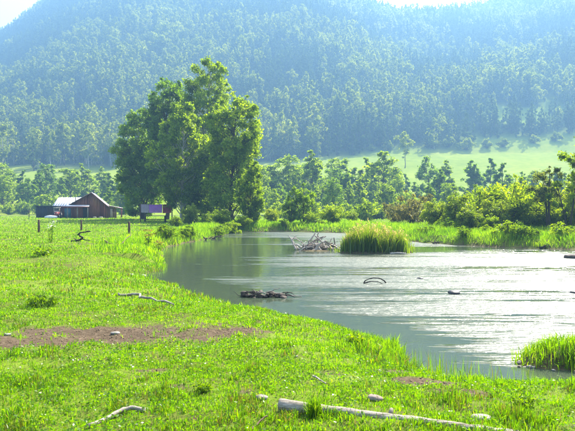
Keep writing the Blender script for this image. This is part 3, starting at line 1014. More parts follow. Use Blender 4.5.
M['glass'] = surf_mat('window_glass', (0.02, 0.025, 0.03), (0.04, 0.05, 0.055), 2, 0.08, bump=0, spec=0.8)
M['cream'] = surf_mat('cream_paint', (0.5, 0.45, 0.38), (0.66, 0.6, 0.52), 5, 0.5)
M['red_paint'] = surf_mat('red_paint', (0.22, 0.025, 0.022), (0.32, 0.05, 0.04), 4, 0.45)
M['white_paint'] = surf_mat('white_paint', (0.55, 0.55, 0.54), (0.75, 0.75, 0.73), 4, 0.5)
M['rubber'] = surf_mat('rubber', (0.015, 0.015, 0.015), (0.03, 0.03, 0.03), 8, 0.9)
M['pale_door'] = surf_mat('pale_door', (0.42, 0.3, 0.22), (0.6, 0.46, 0.36), 4, 0.7)

HX, HYY = xat(91.5, 99.0), 99.0
house = thing('log_cabin', 'dark log cabin with pale tin gable roof and reddish side wall', 'cabin', (HX, HYY, 0), R(13.5))
XL, XR, DP = -3.1, 2.3, 7.0
ZL, ZR, ZP = 2.25, 2.0, 4.05


def roof_z(x):
    return np.interp(x, [-3.4, 0, 2.6], [2.1, ZP, 1.85])


rw = random.Random(3)
wl = MB()
x = XL
while x < XR - 0.05:                       # board gable front, board by board
    x1 = min(x + rw.uniform(0.17, 0.24), XR)
    o_ = rw.uniform(0, 0.025)
    wl.hexa([(x, -o_, -0.1), (x1 - 0.015, -o_, -0.1), (x1 - 0.015, 0.12, -0.1), (x, 0.12, -0.1)],
            [(x, -o_, roof_z(x) - 0.06), (x1 - 0.015, -o_, roof_z(x1) - 0.06), (x1 - 0.015, 0.12, roof_z(x1) - 0.06), (x, 0.12, roof_z(x) - 0.06)], rw.random())
    x = x1
wl.box(XL + 0.02, XR - 0.02, 0.13, 0.2, -0.1, 2.0, tint=0.3)
wl.box(XL, XL + 0.15, 0.13, DP, -0.1, 2.1, tint=0.4)
wl.box(XL, XR, DP - 0.12, DP, -0.1, 2.0, tint=0.4)
wl.build('front_wall', M['log_wall'], house)
sw = MB()
y = 0.13
while y < DP - 0.15:                        # side wall boards
    y1 = min(y + rw.uniform(0.2, 0.3), DP - 0.13)
    o_ = rw.uniform(0, 0.02)
    sw.box(XR - 0.12, XR + o_, y, y1 - 0.012, -0.1, 1.95, tint=rw.random())
    y = y1
sw.build('side_wall', M['red_wall'], house)
rf = MB()
for x0, x1 in ((-3.4, 0.0), (0.0, 2.65)):   # corrugated sheets, sheet by sheet
    n = 12
    for i in range(n):
        ya, yb = -0.45 + (DP + 0.9) * i / n, -0.45 + (DP + 0.9) * (i + 1) / n - 0.012
        u = 0.012 * (i % 2)
        za, zb = roof_z(x0) + 0.02 + u, roof_z(x1) + 0.02 + u
        if x0 == 0: zb = 1.82 + u
        rf.hexa([(x0, ya, za), (x1, ya, zb), (x1, yb, zb), (x0, yb, za)], [(x0, ya, za + 0.05), (x1, ya, zb + 0.05), (x1, yb, zb + 0.05), (x0, yb, za + 0.05)])
rfo = rf.build('roof', M['tin_roof'], house)
MB().hexa([(0.0, -0.52, ZP - 0.10), (2.66, -0.52, 1.70), (2.66, -0.47, 1.70), (0.0, -0.47, ZP - 0.10)],
          [(0.0, -0.52, ZP + 0.06), (2.66, -0.52, 1.86), (2.66, -0.47, 1.86), (0.0, -0.47, ZP + 0.06)]).build('barge_board', M['fascia'], rfo)
MB().hexa([(-3.41, -0.52, 1.98), (-0.01, -0.52, ZP - 0.10), (-0.01, -0.47, ZP - 0.10), (-3.41, -0.47, 1.98)],
          [(-3.41, -0.52, 2.14), (-0.01, -0.52, ZP + 0.06), (-0.01, -0.47, ZP + 0.06), (-3.41, -0.47, 2.14)]).build('barge_board', M['post_wood'], rfo)
MB().tube([(0.1, 3.2, 3.7), (0.1, 3.2, 4.55)], 0.09, 8).tube([(0.1, 3.2, 4.56), (0.1, 3.2, 4.64)], [0.15, 0.02], 8).build('stove_pipe', M['navy'], rfo)
lt = MB().hexa([(2.34, 0.3, 2.02), (4.75, 0.3, 1.56), (4.75, 5.2, 1.56), (2.34, 5.2, 2.02)], [(2.34, 0.3, 2.08), (4.75, 0.3, 1.62), (4.75, 5.2, 1.62), (2.34, 5.2, 2.08)]).build('lean_to_roof', M['tin_roof'], house)
MB().hexa([(2.34, 0.25, 1.92), (4.75, 0.25, 1.46), (4.75, 0.295, 1.46), (2.34, 0.295, 1.92)], [(2.34, 0.25, 2.05), (4.75, 0.25, 1.59), (4.75, 0.295, 1.59), (2.34, 0.295, 2.05)]).build('fascia_board', M['fascia'], lt)
lw = MB()
for i in range(7):
    lw.box(2.45 + i * 0.2, 2.635 + i * 0.2, 0.7 - 0.015 * (i % 2), 0.8, -0.1, 1.85 - i * 0.04, tint=rw.random())
lw.build('lean_to_wall', M['red_wall'], house)
dr = MB().box(2.85, 3.2, 0.62, 0.68, 0.0, 1.5).build('side_door', M['pale_door'], house)
MB().box(3.12, 3.16, 0.58, 0.618, 0.7, 0.8).build('handle', M['navy'], dr)
MB().box(4.5, 4.62, 0.4, 0.52, -0.1, 1.52).build('lean_to_post', M['fascia'], house)
MB().box(4.5, 4.62, 4.9, 5.02, -0.1, 1.52).build('lean_to_post', M['fascia'], house)
for px_ in (-3.45, -2.0, -0.45):
    MB().box(px_ - 0.07, px_ + 0.07, -1.75, -1.61, -0.1, 1.78).build('porch_post', M['old_wood'], house)
pf = MB().hexa([(-3.65, -1.95, 1.80), (-0.25, -1.95, 1.80), (-0.25, -0.06, 2.1), (-3.65, -0.06, 2.1)], [(-3.65, -1.95, 1.86), (-0.25, -1.95, 1.86), (-0.25, -0.06, 2.16), (-3.65, -0.06, 2.16)]).build('porch_roof', M['tin_roof'], house)
MB().box(-3.66, -0.24, -2.0, -1.955, 1.70, 1.875).build('fascia_board', M['fascia'], pf)
dr = MB().box(-1.3, -0.4, -0.08, -0.03, 0, 1.75).build('front_door', M['dark_wood'], house)
MB().box(-0.52, -0.48, -0.12, -0.085, 0.85, 0.95).build('handle', M['stone'], dr)

AX = xat(52, 102.0)
annex = thing('farm_outbuilding', 'low outbuilding with wide pale tin roof left of the log cabin', 'outbuilding', (AX, 102.0, 0))
AW = 5.6
MB().box(0.25, AW, 0.3, 0.42, -0.1, 1.8).box(0.25, 0.37, 0.43, 5.0, -0.1, 1.8).box(AW - 0.12, AW, 0.43, 5.0, -0.1, 1.8).box(0.25, AW, 5.01, 5.12, -0.1, 1.8).prism([(0.25, 1.81), (0.25, 1.82), (0.37, 1.82), (0.37, 1.81)], 0.5, 4.9).build('wall', M['red_wall'], annex)
rf = MB()
n = 14
for i in range(n):
    xa, xb = AW * i / n, AW * (i + 1) / n - 0.014
    u = 0.012 * (i % 2)
    for ya, za, yb, zb in ((0.0, 1.85, 2.9, 3.35), (2.9, 3.35, 5.5, 1.85)):
        sh = 0.3 * (yb > 5) * 0
        rf.hexa([(xa, ya, za + u), (xb, ya, za + u), (xb, yb, zb + u), (xa, yb, zb + u)], [(xa, ya, za + u + 0.04), (xb, ya, za + u + 0.04), (xb, yb, zb + u + 0.04), (xa, yb, zb + u + 0.04)])
rfo = rf.build('roof', M['tin_roof'], annex)
MB().tube([(3.55, 1.0, 2.2), (3.55, 1.0, 3.35)], 0.07, 8).build('stove_pipe', M['navy'], rfo)
MB().box(0.0, AW, -0.05, -0.005, 1.74, 1.9).build('fascia_board', M['fascia'], rfo)
dr = MB().box(1.95, 3.05, 0.25, 0.298, 0.0, 1.55).build('door', M['teal'], annex)
MB().box(2.08, 2.12, 0.2, 0.248, 0.75, 0.85).build('handle', M['navy'], dr)

SX0, SX1 = xat(36, 100), xat(55, 100)
shed = thing('dark_shed', 'flat-roofed dark navy shed at the left end of the farmstead', 'shed', ((SX0 + SX1) / 2, 100, 0))
hw = (SX1 - SX0) / 2
bd = MB()
n = 15
for i in range(n):
    xa, xb = -hw + 2 * hw * i / n, -hw + 2 * hw * (i + 1) / n - 0.02
    bd.box(xa, xb, -0.02 * (i % 2), 2.4, -0.05, 1.85, tint=rw.random())
bd.build('wall', M['navy'], shed)
MB().box(-hw - 0.1, hw + 0.1, -0.15, 2.5, 1.86, 1.95).build('roof', M['navy'], shed)
MB().box(0.3, 1.2, -0.07, -0.03, 0, 1.6).build('door', M['dark_wood'], shed)

# small vehicle seen end-on between shed and cabin
TX = xat(57.5, 98)
trac = thing('small_tractor', 'small red and cream tractor parked between dark shed and cabin', 'tractor', (TX, 97.6, 0), 0.25)
MB().box(-0.36, 0.36, 0.0, 1.0, 0.45, 0.95).hexa([(-0.3, -0.9, 0.45), (0.3, -0.9, 0.45), (0.3, -0.005, 0.45), (-0.3, -0.005, 0.45)], [(-0.26, -0.85, 0.9), (0.26, -0.85, 0.9), (0.3, -0.005, 0.98), (-0.3, -0.005, 0.98)]).build('body', M['red_paint'], trac)
cb = MB()
for sx in (-0.42, 0.36):
    for sy in (0.02, 0.9):
        cb.box(sx, sx + 0.06, sy, sy + 0.06, 0.96, 1.62)
cb.box(-0.5, 0.5, -0.05, 1.05, 1.63, 1.72)
cb.box(-0.34, 0.34, 0.0, 0.05, 0.97, 1.15)
cab = cb.build('cab', M['cream'], trac)
MB().box(-0.35, 0.35, 0.03, 0.04, 1.16, 1.6).build('windscreen', M['glass'], cab)
for sx in (-1, 1):
    for yw, r_, w_ in ((0.7, 0.5, 0.22), (-0.65, 0.28, 0.14)):
        cx = sx * 0.56 if yw > 0 else sx * 0.42
        wh = MB().tube([(cx - w_ / 2, yw, r_), (cx - w_ * 0.3, yw, r_), (cx + w_ * 0.3, yw, r_), (cx + w_ / 2, yw, r_)], [r_ * 0.86, r_, r_, r_ * 0.86], 16).build('wheel', M['rubber'], trac)
        MB().tube([(cx + sx * w_ / 2 - 0.01, yw, r_), (cx + sx * (w_ / 2 + 0.03), yw, r_)], r_ * 0.5, 12).build('rim', M['cream'], wh)
    MB().tube([(sx * 0.18, -0.9, 0.72), (sx * 0.18, -0.93, 0.72)], 0.07, 10).build('headlight', M['white_paint'], trac)

# upturned boat
BX = xat(51, 96.5)
boat = thing('small_boat', 'small white boat lying upside down in front of the dark shed', 'boat', (BX, 96.5, 0.05))
hb = MB()
sec = []
L = 1.0
for i in range(9):
    u = -1 + 2 * i / 8
    wd = 0.42 * (1 - abs(u) ** 2.6) + 0.02
    ht = 0.42 * (1 - 0.35 * abs(u) ** 2)
    sec.append([(L * u, -wd, 0.0), (L * u, -wd * 0.86, ht * 0.6), (L * u, -wd * 0.4, ht * 0.95), (L * u, 0, ht), (L * u, wd * 0.4, ht * 0.95), (L * u, wd * 0.86, ht * 0.6), (L * u, wd, 0.0)])
V = np.array(sec).reshape(-1, 3)
qs = [[i * 7 + j, i * 7 + j + 1, (i + 1) * 7 + j + 1, (i + 1) * 7 + j] for i in range(8) for j in range(6)]
hb.add(V, qs)
hb.build('hull', M['white_paint'], boat, smooth=True)
MB().tube([(L * u, 0, 0.42 * (1 - 0.35 * abs(u) ** 2) + 0.015) for u in np.linspace(-0.98, 0.98, 9)], 0.025, 5).build('keel', M['post_wood'], boat)
MB().tube([s[0] for s in sec] + [s[6] for s in sec[::-1]], 0.03, 5).build('gunwale', M['navy'], boat)


def lump(name, size, mat, loc, seed, label, cat, group=None, rz=0.0, flat=0.55, jag=0.35):
    """irregular stone: a subdivided cube pushed to a rounded, uneven shape"""
    g = np.random.default_rng(seed)
    n = 5
    vs, idx = [], {}
    qs = []
    def vid(p):
        key = tuple(np.round(p, 4))
        if key not in idx:
            idx[key] = len(vs)
            vs.append(p)
        return idx[key]
    lin = np.linspace(-1, 1, n)
    for ax in range(3):
        for sg in (-1, 1):
            for i in range(n - 1):
                for j in range(n - 1):
                    c = []
                    for a, b in ((i, j), (i + 1, j), (i + 1, j + 1), (i, j + 1)):
                        p = np.zeros(3)
                        p[ax] = sg
                        p[(ax + 1) % 3] = lin[a]
                        p[(ax + 2) % 3] = lin[b]
                        c.append(vid(p))
                    qs.append(c if sg > 0 else c[::-1])
    V = np.array(vs)
    V = V / (np.linalg.norm(V, axis=1)[:, None] ** 0.8)
    D = g.normal(size=(7, 3))
    f = sum(np.cos(V @ D[i] * 1.7 + i * 1.3) for i in range(7)) / 7
    V = V * (1 + jag * f)[:, None] + g.normal(size=V.shape) * 0.03
    V = V * np.array([1, 0.75, flat]) * size
    o = link(name, mk_mesh(name, V, [np.array(qs)], {'tint': g.random(len(V))}, True), mat, None, loc)
    o.rotation_euler = (0, 0, rz)
    return tag(o, label, cat, group)


lump('stone', 0.28, M['pale_stone'], (xat(94.5, 96.8), 96.8, 0.1), 1, 'pale stone by the cabin porch, left of the other one', 'stone', 'pale stones by the cabin')
lump('stone', 0.3, M['pale_stone'], (xat(101, 97.2), 97.2, 0.1), 2, 'pale stone at the cabin wall, right of the other one', 'stone', 'pale stones by the cabin')

# hanging blankets by the grove
LD = 71.0
lx = lambda px: xat(px, LD)
cl = thing('clothes_line', 'wooden clothes line frame under the dark tree of the grove', 'clothes line', (lx(156), LD, 0))
o0 = lx(156)
for px in (140.5, 172):
    MB().tube([(lx(px) - o0, 0, -0.2), (lx(px) - o0, 0, 2.1)], 0.06, 7).build('post', M['post_wood'], cl)
MB().tube([(lx(px) - o0, 0, 2.02 - 0.05 * math.sin(math.pi * (px - 140.5) / 31.5)) for px in np.linspace(140.5, 172, 9)], 0.018, 5).build('rope', M['dark_wood'], cl)


def blanket(p0, p1, drop, mat, label, seed):
    g = np.random.default_rng(seed)
    nx, nz = 22, 10
    xs = np.linspace(lx(p0), lx(p1), nx)
    V = []
    for side in (0, 1):
        for j in range(nz):
            for i in range(nx):
                sag = 2.045 - 0.05 * math.sin(math.pi * ((xs[i] - lx(140.5)) / (lx(172) - lx(140.5))))
                t = j / (nz - 1)
                fy = (0.03 + 0.05 * t) * (1 if side else -1) + 0.035 * t * math.sin(i * 0.9 + seed)
                V.append((xs[i], LD + fy, sag - (drop if not side else drop * 0.7) * t))
    k = nx * nz
    q = []
    for s in (0, 1):
        for j in range(nz - 1):
            for i in range(nx - 1):
                a = s * k + j * nx + i
                q.append([a, a + 1, a + nx + 1, a + nx])
    for i in range(nx - 1):
        q.append([i, i + 1, k + i + 1, k + i])
    o = link('blanket', mk_mesh('blanket', V, [np.array(q)], {'tint': g.random(len(V))}, True), mat)
    return tag(o, label, 'blanket', 'blankets on the clothes line')


def cloth_mat(name, c, c2=None, sc=3.0):
    return leaf_mat(name, [(0.0, c), (1.0, c2 or c)], 0.55, 0.01, use_random=False)


blanket(141.2, 148.6, 0.95, cloth_mat('pale_cloth', (0.30, 0.27, 0.32), (0.38, 0.34, 0.40)), 'pale grey-lilac blanket, first on the clothes line beside the grove', 1)
blanket(149.0, 162.2, 0.95, cloth_mat('violet_cloth', (0.34, 0.18, 0.42), (0.40, 0.23, 0.47)), 'bright violet blanket hanging in the middle of the clothes line', 2)
blanket(162.8, 171.4, 1.0, cloth_mat('maroon_cloth', (0.16, 0.03, 0.035), (0.24, 0.07, 0.07)), 'dark maroon blanket at the right end of the clothes line', 3)
tb = thing('wooden_table', 'dark wooden table standing below the hanging blankets', 'table', (lx(157), LD - 1.0, 0))
for i in range(4):
    MB().box(-1.35, 1.35, -0.42 + i * 0.21, -0.225 + i * 0.21, 0.70, 0.745).build('plank', M['dark_wood'], tb)
for sx in (-1.15, 1.15):
    for sy in (-0.3, 0.3):
        MB().box(sx - 0.05, sx + 0.05, sy - 0.05, sy + 0.05, -0.1, 0.698).build('leg', M['dark_wood'], tb)
MB().box(-1.1, 1.1, -0.03, 0.03, 0.28, 0.36).build('stretcher', M['dark_wood'], tb)

# fence posts
for px, top, base, r_, lb in [(38.8, 219.6, 232.5, 0.07, 'leftmost weathered fence post in the meadow before the cabin'), (81.2, 219.9, 231.5, 0.065, 'middle fence post in the meadow before the cabin, above the black branch'),
                              (129, 221.6, 234.5, 0.07, 'right fence post in the meadow between cabin and river')]:
    x, d, _ = at(px, base)
    z = gh(x, d)
    h = CZ + (HY - top) * d / F - z
    t = MB()
    t.tube([(0, 0, -0.3), (0.01, 0, h * 0.5), (0.0, 0.01, h - 0.03), (0, 0.01, h)], [r_, r_, r_ * 0.95, r_ * 0.7], 9, rough=0.06, seed=int(px))
    o = t.build('fence_post', M['post_wood'], None, (x, d, z))
    tag(o, lb, 'post', 'fence posts in the meadow')
t = MB().tube([(0, 0, -0.2), (0.02, 0, 0.7), (0, 0, 1.25)], [0.07, 0.065, 0.06], 8)
tag(t.build('fence_post', M['post_wood'], None, (xat(29, 101), 101, 0)), 'thin far post left of the dark shed', 'post', 'fence posts in the meadow')

# ------------------------------------------------------------------ driftwood, logs, stones
def branch_part(P, r0, r1_, seed, k=8, rough=0.12, n=14, wob=0.02, tint=0.5, mb=None, smooth=2):
    """a bent, knobbly stick through the points P"""
    g = np.random.default_rng(seed)
    P = np.array(P, float)
    t = np.linspace(0, 1, len(P))
    ts = np.linspace(0, 1, n)
    Q = np.stack([np.interp(ts, t, P[:, j]) for j in range(3)], -1)
    for _ in range(smooth):
        Q[1:-1] = 0.25 * Q[:-2] + 0.5 * Q[1:-1] + 0.25 * Q[2:]
    L = np.linalg.norm(P[-1] - P[0])
    Q[1:-1] += g.normal(size=(n - 2, 3)) * wob * L * np.array([1, 1, 0.5])
    rr = (r0 + (r1_ - r0) * ts) * (1 + rough * g.normal(size=n))
    b = mb or MB()
    b.tube(Q, np.maximum(rr, r1_ * 0.4), k, tint, rough=rough * 0.6, seed=seed)
    return b


def stick(name, pts, r0, r1_, mat, label, cat, seed, group=None, twigs=(), **kw):
    """pts in world space; origin put at the first point"""
    P = np.array(pts, float)
    o_ = P[0].copy()
    b = branch_part(P - o_, r0, r1_, seed, **kw)
    for i, tw in enumerate(twigs):
        branch_part(np.array(tw) - o_, r1_ * 0.9, r1_ * 0.35, seed + 50 + i, k=6, n=8, mb=b)
    o = b.build(name, mat, None, tuple(o_), smooth=True)
    return tag(o, label, cat, group)


# foreground log
def g3(px, py, up=0.0):
    x, d, _ = at(px, py)
    for _ in range(4):
        d = F * (CZ - gh(x, d)) / (py - HY)
        x = xat(px, d)
    return (x, d, gh(x, d) + up)


a, b = np.array(g3(280, 411, 0.042)), np.array(g3(535, 443, 0.04))
dirv = (b - a)
a_log, dir_log = a.copy(), dirv.copy()
logP = [a + dirv * t for t in (0, 0.12, 0.3, 0.55, 0.8, 1.0)]
fl = thing('fallen_log', 'weathered grey fallen log lying in the foreground grass', 'log', tuple(a))
bb_ = branch_part(np.array(logP) - a, 0.052, 0.030, 4, k=16, rough=0.03, n=36, wob=0.0015)
bb_.build('stem', M['grey_log'], fl, smooth=True)
u = dirv / np.linalg.norm(dirv)
br = MB()
p0 = dirv * 0.46
br.tube([p0 + np.array([0, 0.02, 0.02]), p0 + np.array([0.015, 0.05, 0.05]), p0 + np.array([0.02, 0.06, 0.06])], [0.02, 0.015, 0.010], 8, rough=0.1, seed=3)
br.build('branch_stub', M['grey_log'], fl, smooth=True)

stick('fallen_branch', [g3(87, 429, 0.02), g3(108, 421, 0.02), g3(122, 414.5, 0.035), g3(133, 411.5, 0.035), g3(144, 412.5, 0.01)], 0.016, 0.019, M['old_wood'],
      'short pale curved branch in the bottom left grass', 'branch', 21, wob=0.008, rough=0.06)
stick('fallen_branch', [g3(118, 296.5, 0.05), g3(135, 298.5, 0.06), g3(150, 301.5, 0.05), g3(174, 306, 0.02)], 0.03, 0.012, M['old_wood'], 'long pale stick in the grass above the bare earth patch', 'branch', 22, wob=0.012)
stick('fallen_branch', [g3(104, 243, 0.12), g3(115, 246, 0.03), g3(124, 245, 0.08), g3(131, 241, 0.38)], 0.03, 0.012, M['post_wood'], 'thin brown curved branch right of the black branch in the meadow', 'branch', 23, wob=0.012)
bx, bd, bz = g3(80, 242)
sc_ = bd / F
stick('dead_branch', [(bx - 9 * sc_, bd, bz + 0.02), (bx - 1 * sc_, bd + 0.1, bz + 1.5 * sc_), (bx + 3 * sc_, bd, bz + 4 * sc_), (bx - 2 * sc_, bd - 0.05, bz + 7.5 * sc_), (bx + 1 * sc_, bd, bz + 9.5 * sc_), (bx + 10 * sc_, bd + 0.05, bz + 10.5 * sc_)],
      0.05, 0.03, M['dark_wood'], 'crooked black dead branch sticking up from the meadow grass', 'branch', 24, rough=0.12, wob=0.012, n=21, smooth=0,
      twigs=[[(bx + 1 * sc_, bd, bz + 3 * sc_), (bx + 6 * sc_, bd + 0.1, bz + 1.5 * sc_), (bx + 11 * sc_, bd + 0.2, bz + 0.5 * sc_)], [(bx - 3 * sc_, bd, bz + 1.5 * sc_), (bx - 5 * sc_, bd - 0.15, bz + 3.5 * sc_)]])
stick('twig', [g3(251, 432, 0.01), g3(259, 425, 0.02), g3(267, 420, 0.03)], 0.007, 0.005, M['post_wood'], 'thin brown twig in the grass left of the fallen log', 'twig', 25, wob=0.01)
stick('twig', [g3(313, 378, 0.02), g3(320, 383, 0.03), g3(326, 386, 0.02)], 0.008, 0.006, M['bleached'], 'thin pale twig in the grass above the fallen log', 'twig', 26, wob=0.01)

for px, py, s, mt, lb in [(374, 399, 0.068, 'brown_stone', 'flat brown stone in the grass above the fallen log'), (482, 420, 0.075, 'pale_stone', 'flat whitish stone near the bottom right corner'),
                          (262, 398, 0.05, 'pale_stone', 'pale stone beside a dark hole left of the fallen log'), (115, 333, 0.06, 'pale_stone', 'small pale stone lying on the bare earth patch'),
                          (296, 357, 0.022, 'pale_stone', 'tiny white stone in the grass in mid foreground'), (8, 335, 0.05, 'stone', 'small stone at the left end of the bare earth')]:
    x, d, z = g3(px, py)
    lump('stone', s, M[mt], (x, d, z + s * 0.12), int(px), lb, 'stone', None, px * 0.3, 0.36, 0.5)
for i, (px, py, s) in enumerate([(129, 276.5, 0.16), (136, 277, 0.10), (143, 276.8, 0.12)]):
    x, d = wpt(px, py)
    lump('stone', s, M['pale_stone'], (x, d, WZ + 0.02), 60 + i, ['largest pale stone in the small inlet', 'small pale stone between two others in the inlet', 'pale stone nearest the water in the inlet'][i], 'stone', 'pale stones in the inlet', i, 0.4)
# pebbles along the islet edge
for i in range(13):
    a_ = R(180 + i * 9.5 + random.Random(i).uniform(-9, 9))
    cx, cy, ra, rb = ISL[0]
    jj = random.Random(i + 90)
    x, y = cx + math.cos(a_) * ra * jj.uniform(0.9, 1.08), cy + math.sin(a_) * rb * jj.uniform(0.92, 1.16)
    lump('stone', random.Random(i + 40).uniform(0.018, 0.055), M['pale_stone' if i % 3 else 'brown_stone'], (x, y, max(gh(x, y), WZ) + 0.008), 80 + i, 'pale stone along the muddy edge of the grassy islet', 'stone', 'stones edging the grassy islet', i, 0.5)

# rocks standing out of the river
for px, py, s, lb in [(454, 293.5, 0.17, 'black rock breaking the water in mid river'), (420, 278.5, 0.12, 'small dark rock in the river left of and beyond the black rock'), (570, 258, 0.35, 'dark rock at the right picture edge in the far water'),
                      (574, 293, 0.13, 'small brown rock at the right picture edge in the nearer water')]:
    x, d = wpt(px, py)
    lump('river_rock', s, M['wet_rock'] if s < 0.3 else M['mud'], (x, d, WZ - 0.02), int(px), lb, 'rock', 'rocks in the river', px, 0.55)
# arched sunken branch
x0, d0 = wpt(362, 283)
s_ = d0 / F
stick('sunken_branch', [(x0, d0, WZ - 0.1), (x0 + 3 * s_, d0, WZ + 2.6 * s_), (x0 + 10 * s_, d0 - 0.1, WZ + 5.6 * s_), (x0 + 17 * s_, d0 - 0.1, WZ + 5.2 * s_), (x0 + 23 * s_, d0, WZ + 2 * s_), (x0 + 26 * s_, d0, WZ - 0.12)], 0.012, 0.018, M['dark_wood'],
      'dark arched branch rising from the river in two bows', 'branch', 31, wob=0.004, n=24,
      twigs=[[(x0 + 1 * s_, d0 - 0.15, WZ + 0.5 * s_), (x0 + 8 * s_, d0 - 0.3, WZ + 3.4 * s_), (x0 + 16 * s_, d0 - 0.3, WZ + 2.6 * s_), (x0 + 21 * s_, d0 - 0.2, WZ - 0.05)]])

# muddy root lump in the water near the bank
x0, d0 = wpt(265, 297)
rm = thing('root_mass', 'muddy tangled root lump lying in the water near the bank', 'root', (x0, d0, WZ))
rq = random.Random(4)
for i in range(34):
    u_ = rq.uniform(-1, 1)
    hgt = 0.11 * (1 - abs(u_ + 0.15) ** 1.5) * rq.uniform(0, 1)
    o = lump('clod', rq.uniform(0.03, 0.085), M['mud'], (u_ * 0.5, rq.uniform(-0.13, 0.13), max(-0.01, hgt)), 310 + i, None, None, None, rq.uniform(0, 6), rq.uniform(0.3, 0.6), 1.6)
    o.rotation_euler.x = rq.uniform(-0.6, 0.6)
    o.parent = rm
rb_ = random.Random(8)
for i in range(22):
    cx, zz_ = rb_.uniform(-0.55, 0.5), rb_.uniform(0.0, 0.12)
    an = rb_.uniform(-0.6, 0.6) + (math.pi if rb_.random() < 0.4 else 0)
    l_ = rb_.uniform(0.12, 0.38)
    yb = rb_.uniform(-0.16, 0.1)
    b_ = branch_part([(cx, yb, zz_), (cx + math.cos(an) * l_ * 0.5, yb - 0.02, zz_ + rb_.uniform(0.0, 0.07)), (cx + math.cos(an) * l_, yb + math.sin(an) * l_ * 0.6, zz_ + rb_.uniform(-0.08, 0.12))], rb_.uniform(0.009, 0.018), 0.005, 400 + i, wob=0.03, n=9)
    b_.build('root', M['bleached'] if i % 3 == 0 else M['dark_wood'], rm, smooth=True)
stick('driftwood_branch', [(x0 + 0.4, d0, WZ + 0.02), (x0 + 0.6, d0 - 0.02, WZ + 0.03), (x0 + 0.85, d0 + 0.02, WZ + 0.01)], 0.016, 0.008, M['bleached'], 'pale stick trailing right from the muddy root lump', 'driftwood', 420)

# log jam of bleached driftwood
x0, d0 = wpt(316, 250)
s_ = d0 / F
jam = [  # start px, row, end px, row, radius, bow px, tint, depth offset
    (296, 250, 288, 236, 0.035, 3, 0.8, 0.0), (300, 251, 292, 238.5, 0.04, -2, 0.7, 0.3), (290, 238, 303, 244, 0.03, 2, 0.9, 0.2), (305, 251, 316, 233, 0.05, 2, 0.75, 0.4),
    (327, 251, 315, 236, 0.055, 3, 0.6, 0.3), (313, 252, 326, 240, 0.045, 3, 0.95, -0.3), (322, 252, 309, 243, 0.045, 4, 0.95, -0.4), (333, 251, 321, 241, 0.04, 3, 0.8, -0.2),
    (340, 250, 326, 244, 0.035, 2, 0.9, 0.0), (302, 249.5, 338, 247.5, 0.07, 1, 0.35, 0.5), (306, 250.5, 334, 244, 0.06, 1, 0.4, 0.8), (318, 250, 319, 232.5, 0.045, -2, 0.5, 0.7),
    (298, 251, 312, 246, 0.03, 2, 0.9, -0.5), (324, 251, 333, 238, 0.03, -2, 0.7, 0.6), (310, 250, 301, 240.5, 0.032, -3, 0.9, 0.1), (309, 247, 327, 237.5, 0.05, 2, 0.3, 0.9), (316, 252, 317, 243, 0.03, 2, 0.95, -0.6), (330, 250, 343, 245, 0.03, 2, 0.85, 0.4)]
rj = random.Random(17)
for _ in range(16):
    pa_, ra_ = rj.uniform(297, 338), rj.uniform(246, 251)
    an_, ln_ = rj.uniform(-0.2, 3.3), rj.uniform(6, 14)
    jam.append((pa_, ra_, pa_ + math.cos(an_) * ln_, max(236, ra_ - abs(math.sin(an_)) * ln_ * 0.7), rj.uniform(0.018, 0.04), rj.uniform(-2, 2), rj.uniform(0.3, 0.9), rj.uniform(-0.5, 0.7)))
for i, (pa, ra, pb, rb, r_, bow, tn, dy) in enumerate(jam):
    def P_(px, row, yo):
        return ((px - CX) / F * d0 , d0 + yo, CZ - (row - HY) * d0 / F)
    A, B = np.array(P_(pa, ra, dy)), np.array(P_(pb, rb, dy + random.Random(i).uniform(-0.3, 0.3)))
    Md = (A + B) / 2 + np.array([0, random.Random(i + 9).uniform(-0.1, 0.1), bow * s_])
    tw = []
    if i % 2 == 0:
        tw = [[Md, Md + np.array([0.12 * (-1) ** (i // 2), 0.05, 0.14]), Md + np.array([0.26 * (-1) ** (i // 2), 0.1, 0.2])]]
    lb = 'bleached driftwood branch tangled in the log jam beside the reeds' if tn > 0.5 else 'darker driftwood log lying low in the log jam beside the reeds'
    stick('driftwood_branch', [A, Md, B], r_ * 1.35, r_ * 0.6, M['bleached'], lb, 'driftwood', 500 + i, 'driftwood of the log jam', wob=0.02, tint=tn, twigs=tw)
lump('mud_lump', 0.62, M['mud'], (x0 - 0.05, d0 + 0.55, WZ + 0.05), 77, 'dark earth heap caught under the log jam', 'earth heap', None, 0.1, 0.42, 0.5)
# curved pale stick at the foot of the reeds
x1, d1 = wpt(349, 252)
s1 = d1 / F
stick('driftwood_branch', [(x1, d1 - 0.1, WZ - 0.05), (x1 + 0.5 * s1, d1 - 0.1, WZ + 4 * s1), (x1 + 5 * s1, d1, WZ + 8 * s1), (x1 + 9 * s1, d1, WZ + 9 * s1)], 0.035, 0.02, M['bleached'], 'pale curved stick standing at the foot of the reeds', 'driftwood', 540, wob=0.01, tint=0.9)
stick('driftwood_branch', [(x1 - 7 * s1, d1, WZ + 0.03), (x1 + 4 * s1, d1 - 0.05, WZ + 0.05), (x1 + 16 * s1, d1, WZ + 0.03)], 0.04, 0.025, M['bleached'], 'pale stick lying on the water in front of the reeds', 'driftwood', 541, wob=0.01, tint=0.9)
x1, d1 = wpt(390, 254)
stick('driftwood_branch', [(x1, d1, WZ + 0.02), (x1 + 0.35, d1 - 0.05, WZ + 0.05), (x1 + 0.7, d1, WZ + 0.02)], 0.04, 0.03, M['bleached'], 'short pale log at the right foot of the reeds', 'driftwood', 542, wob=0.01, tint=0.9)
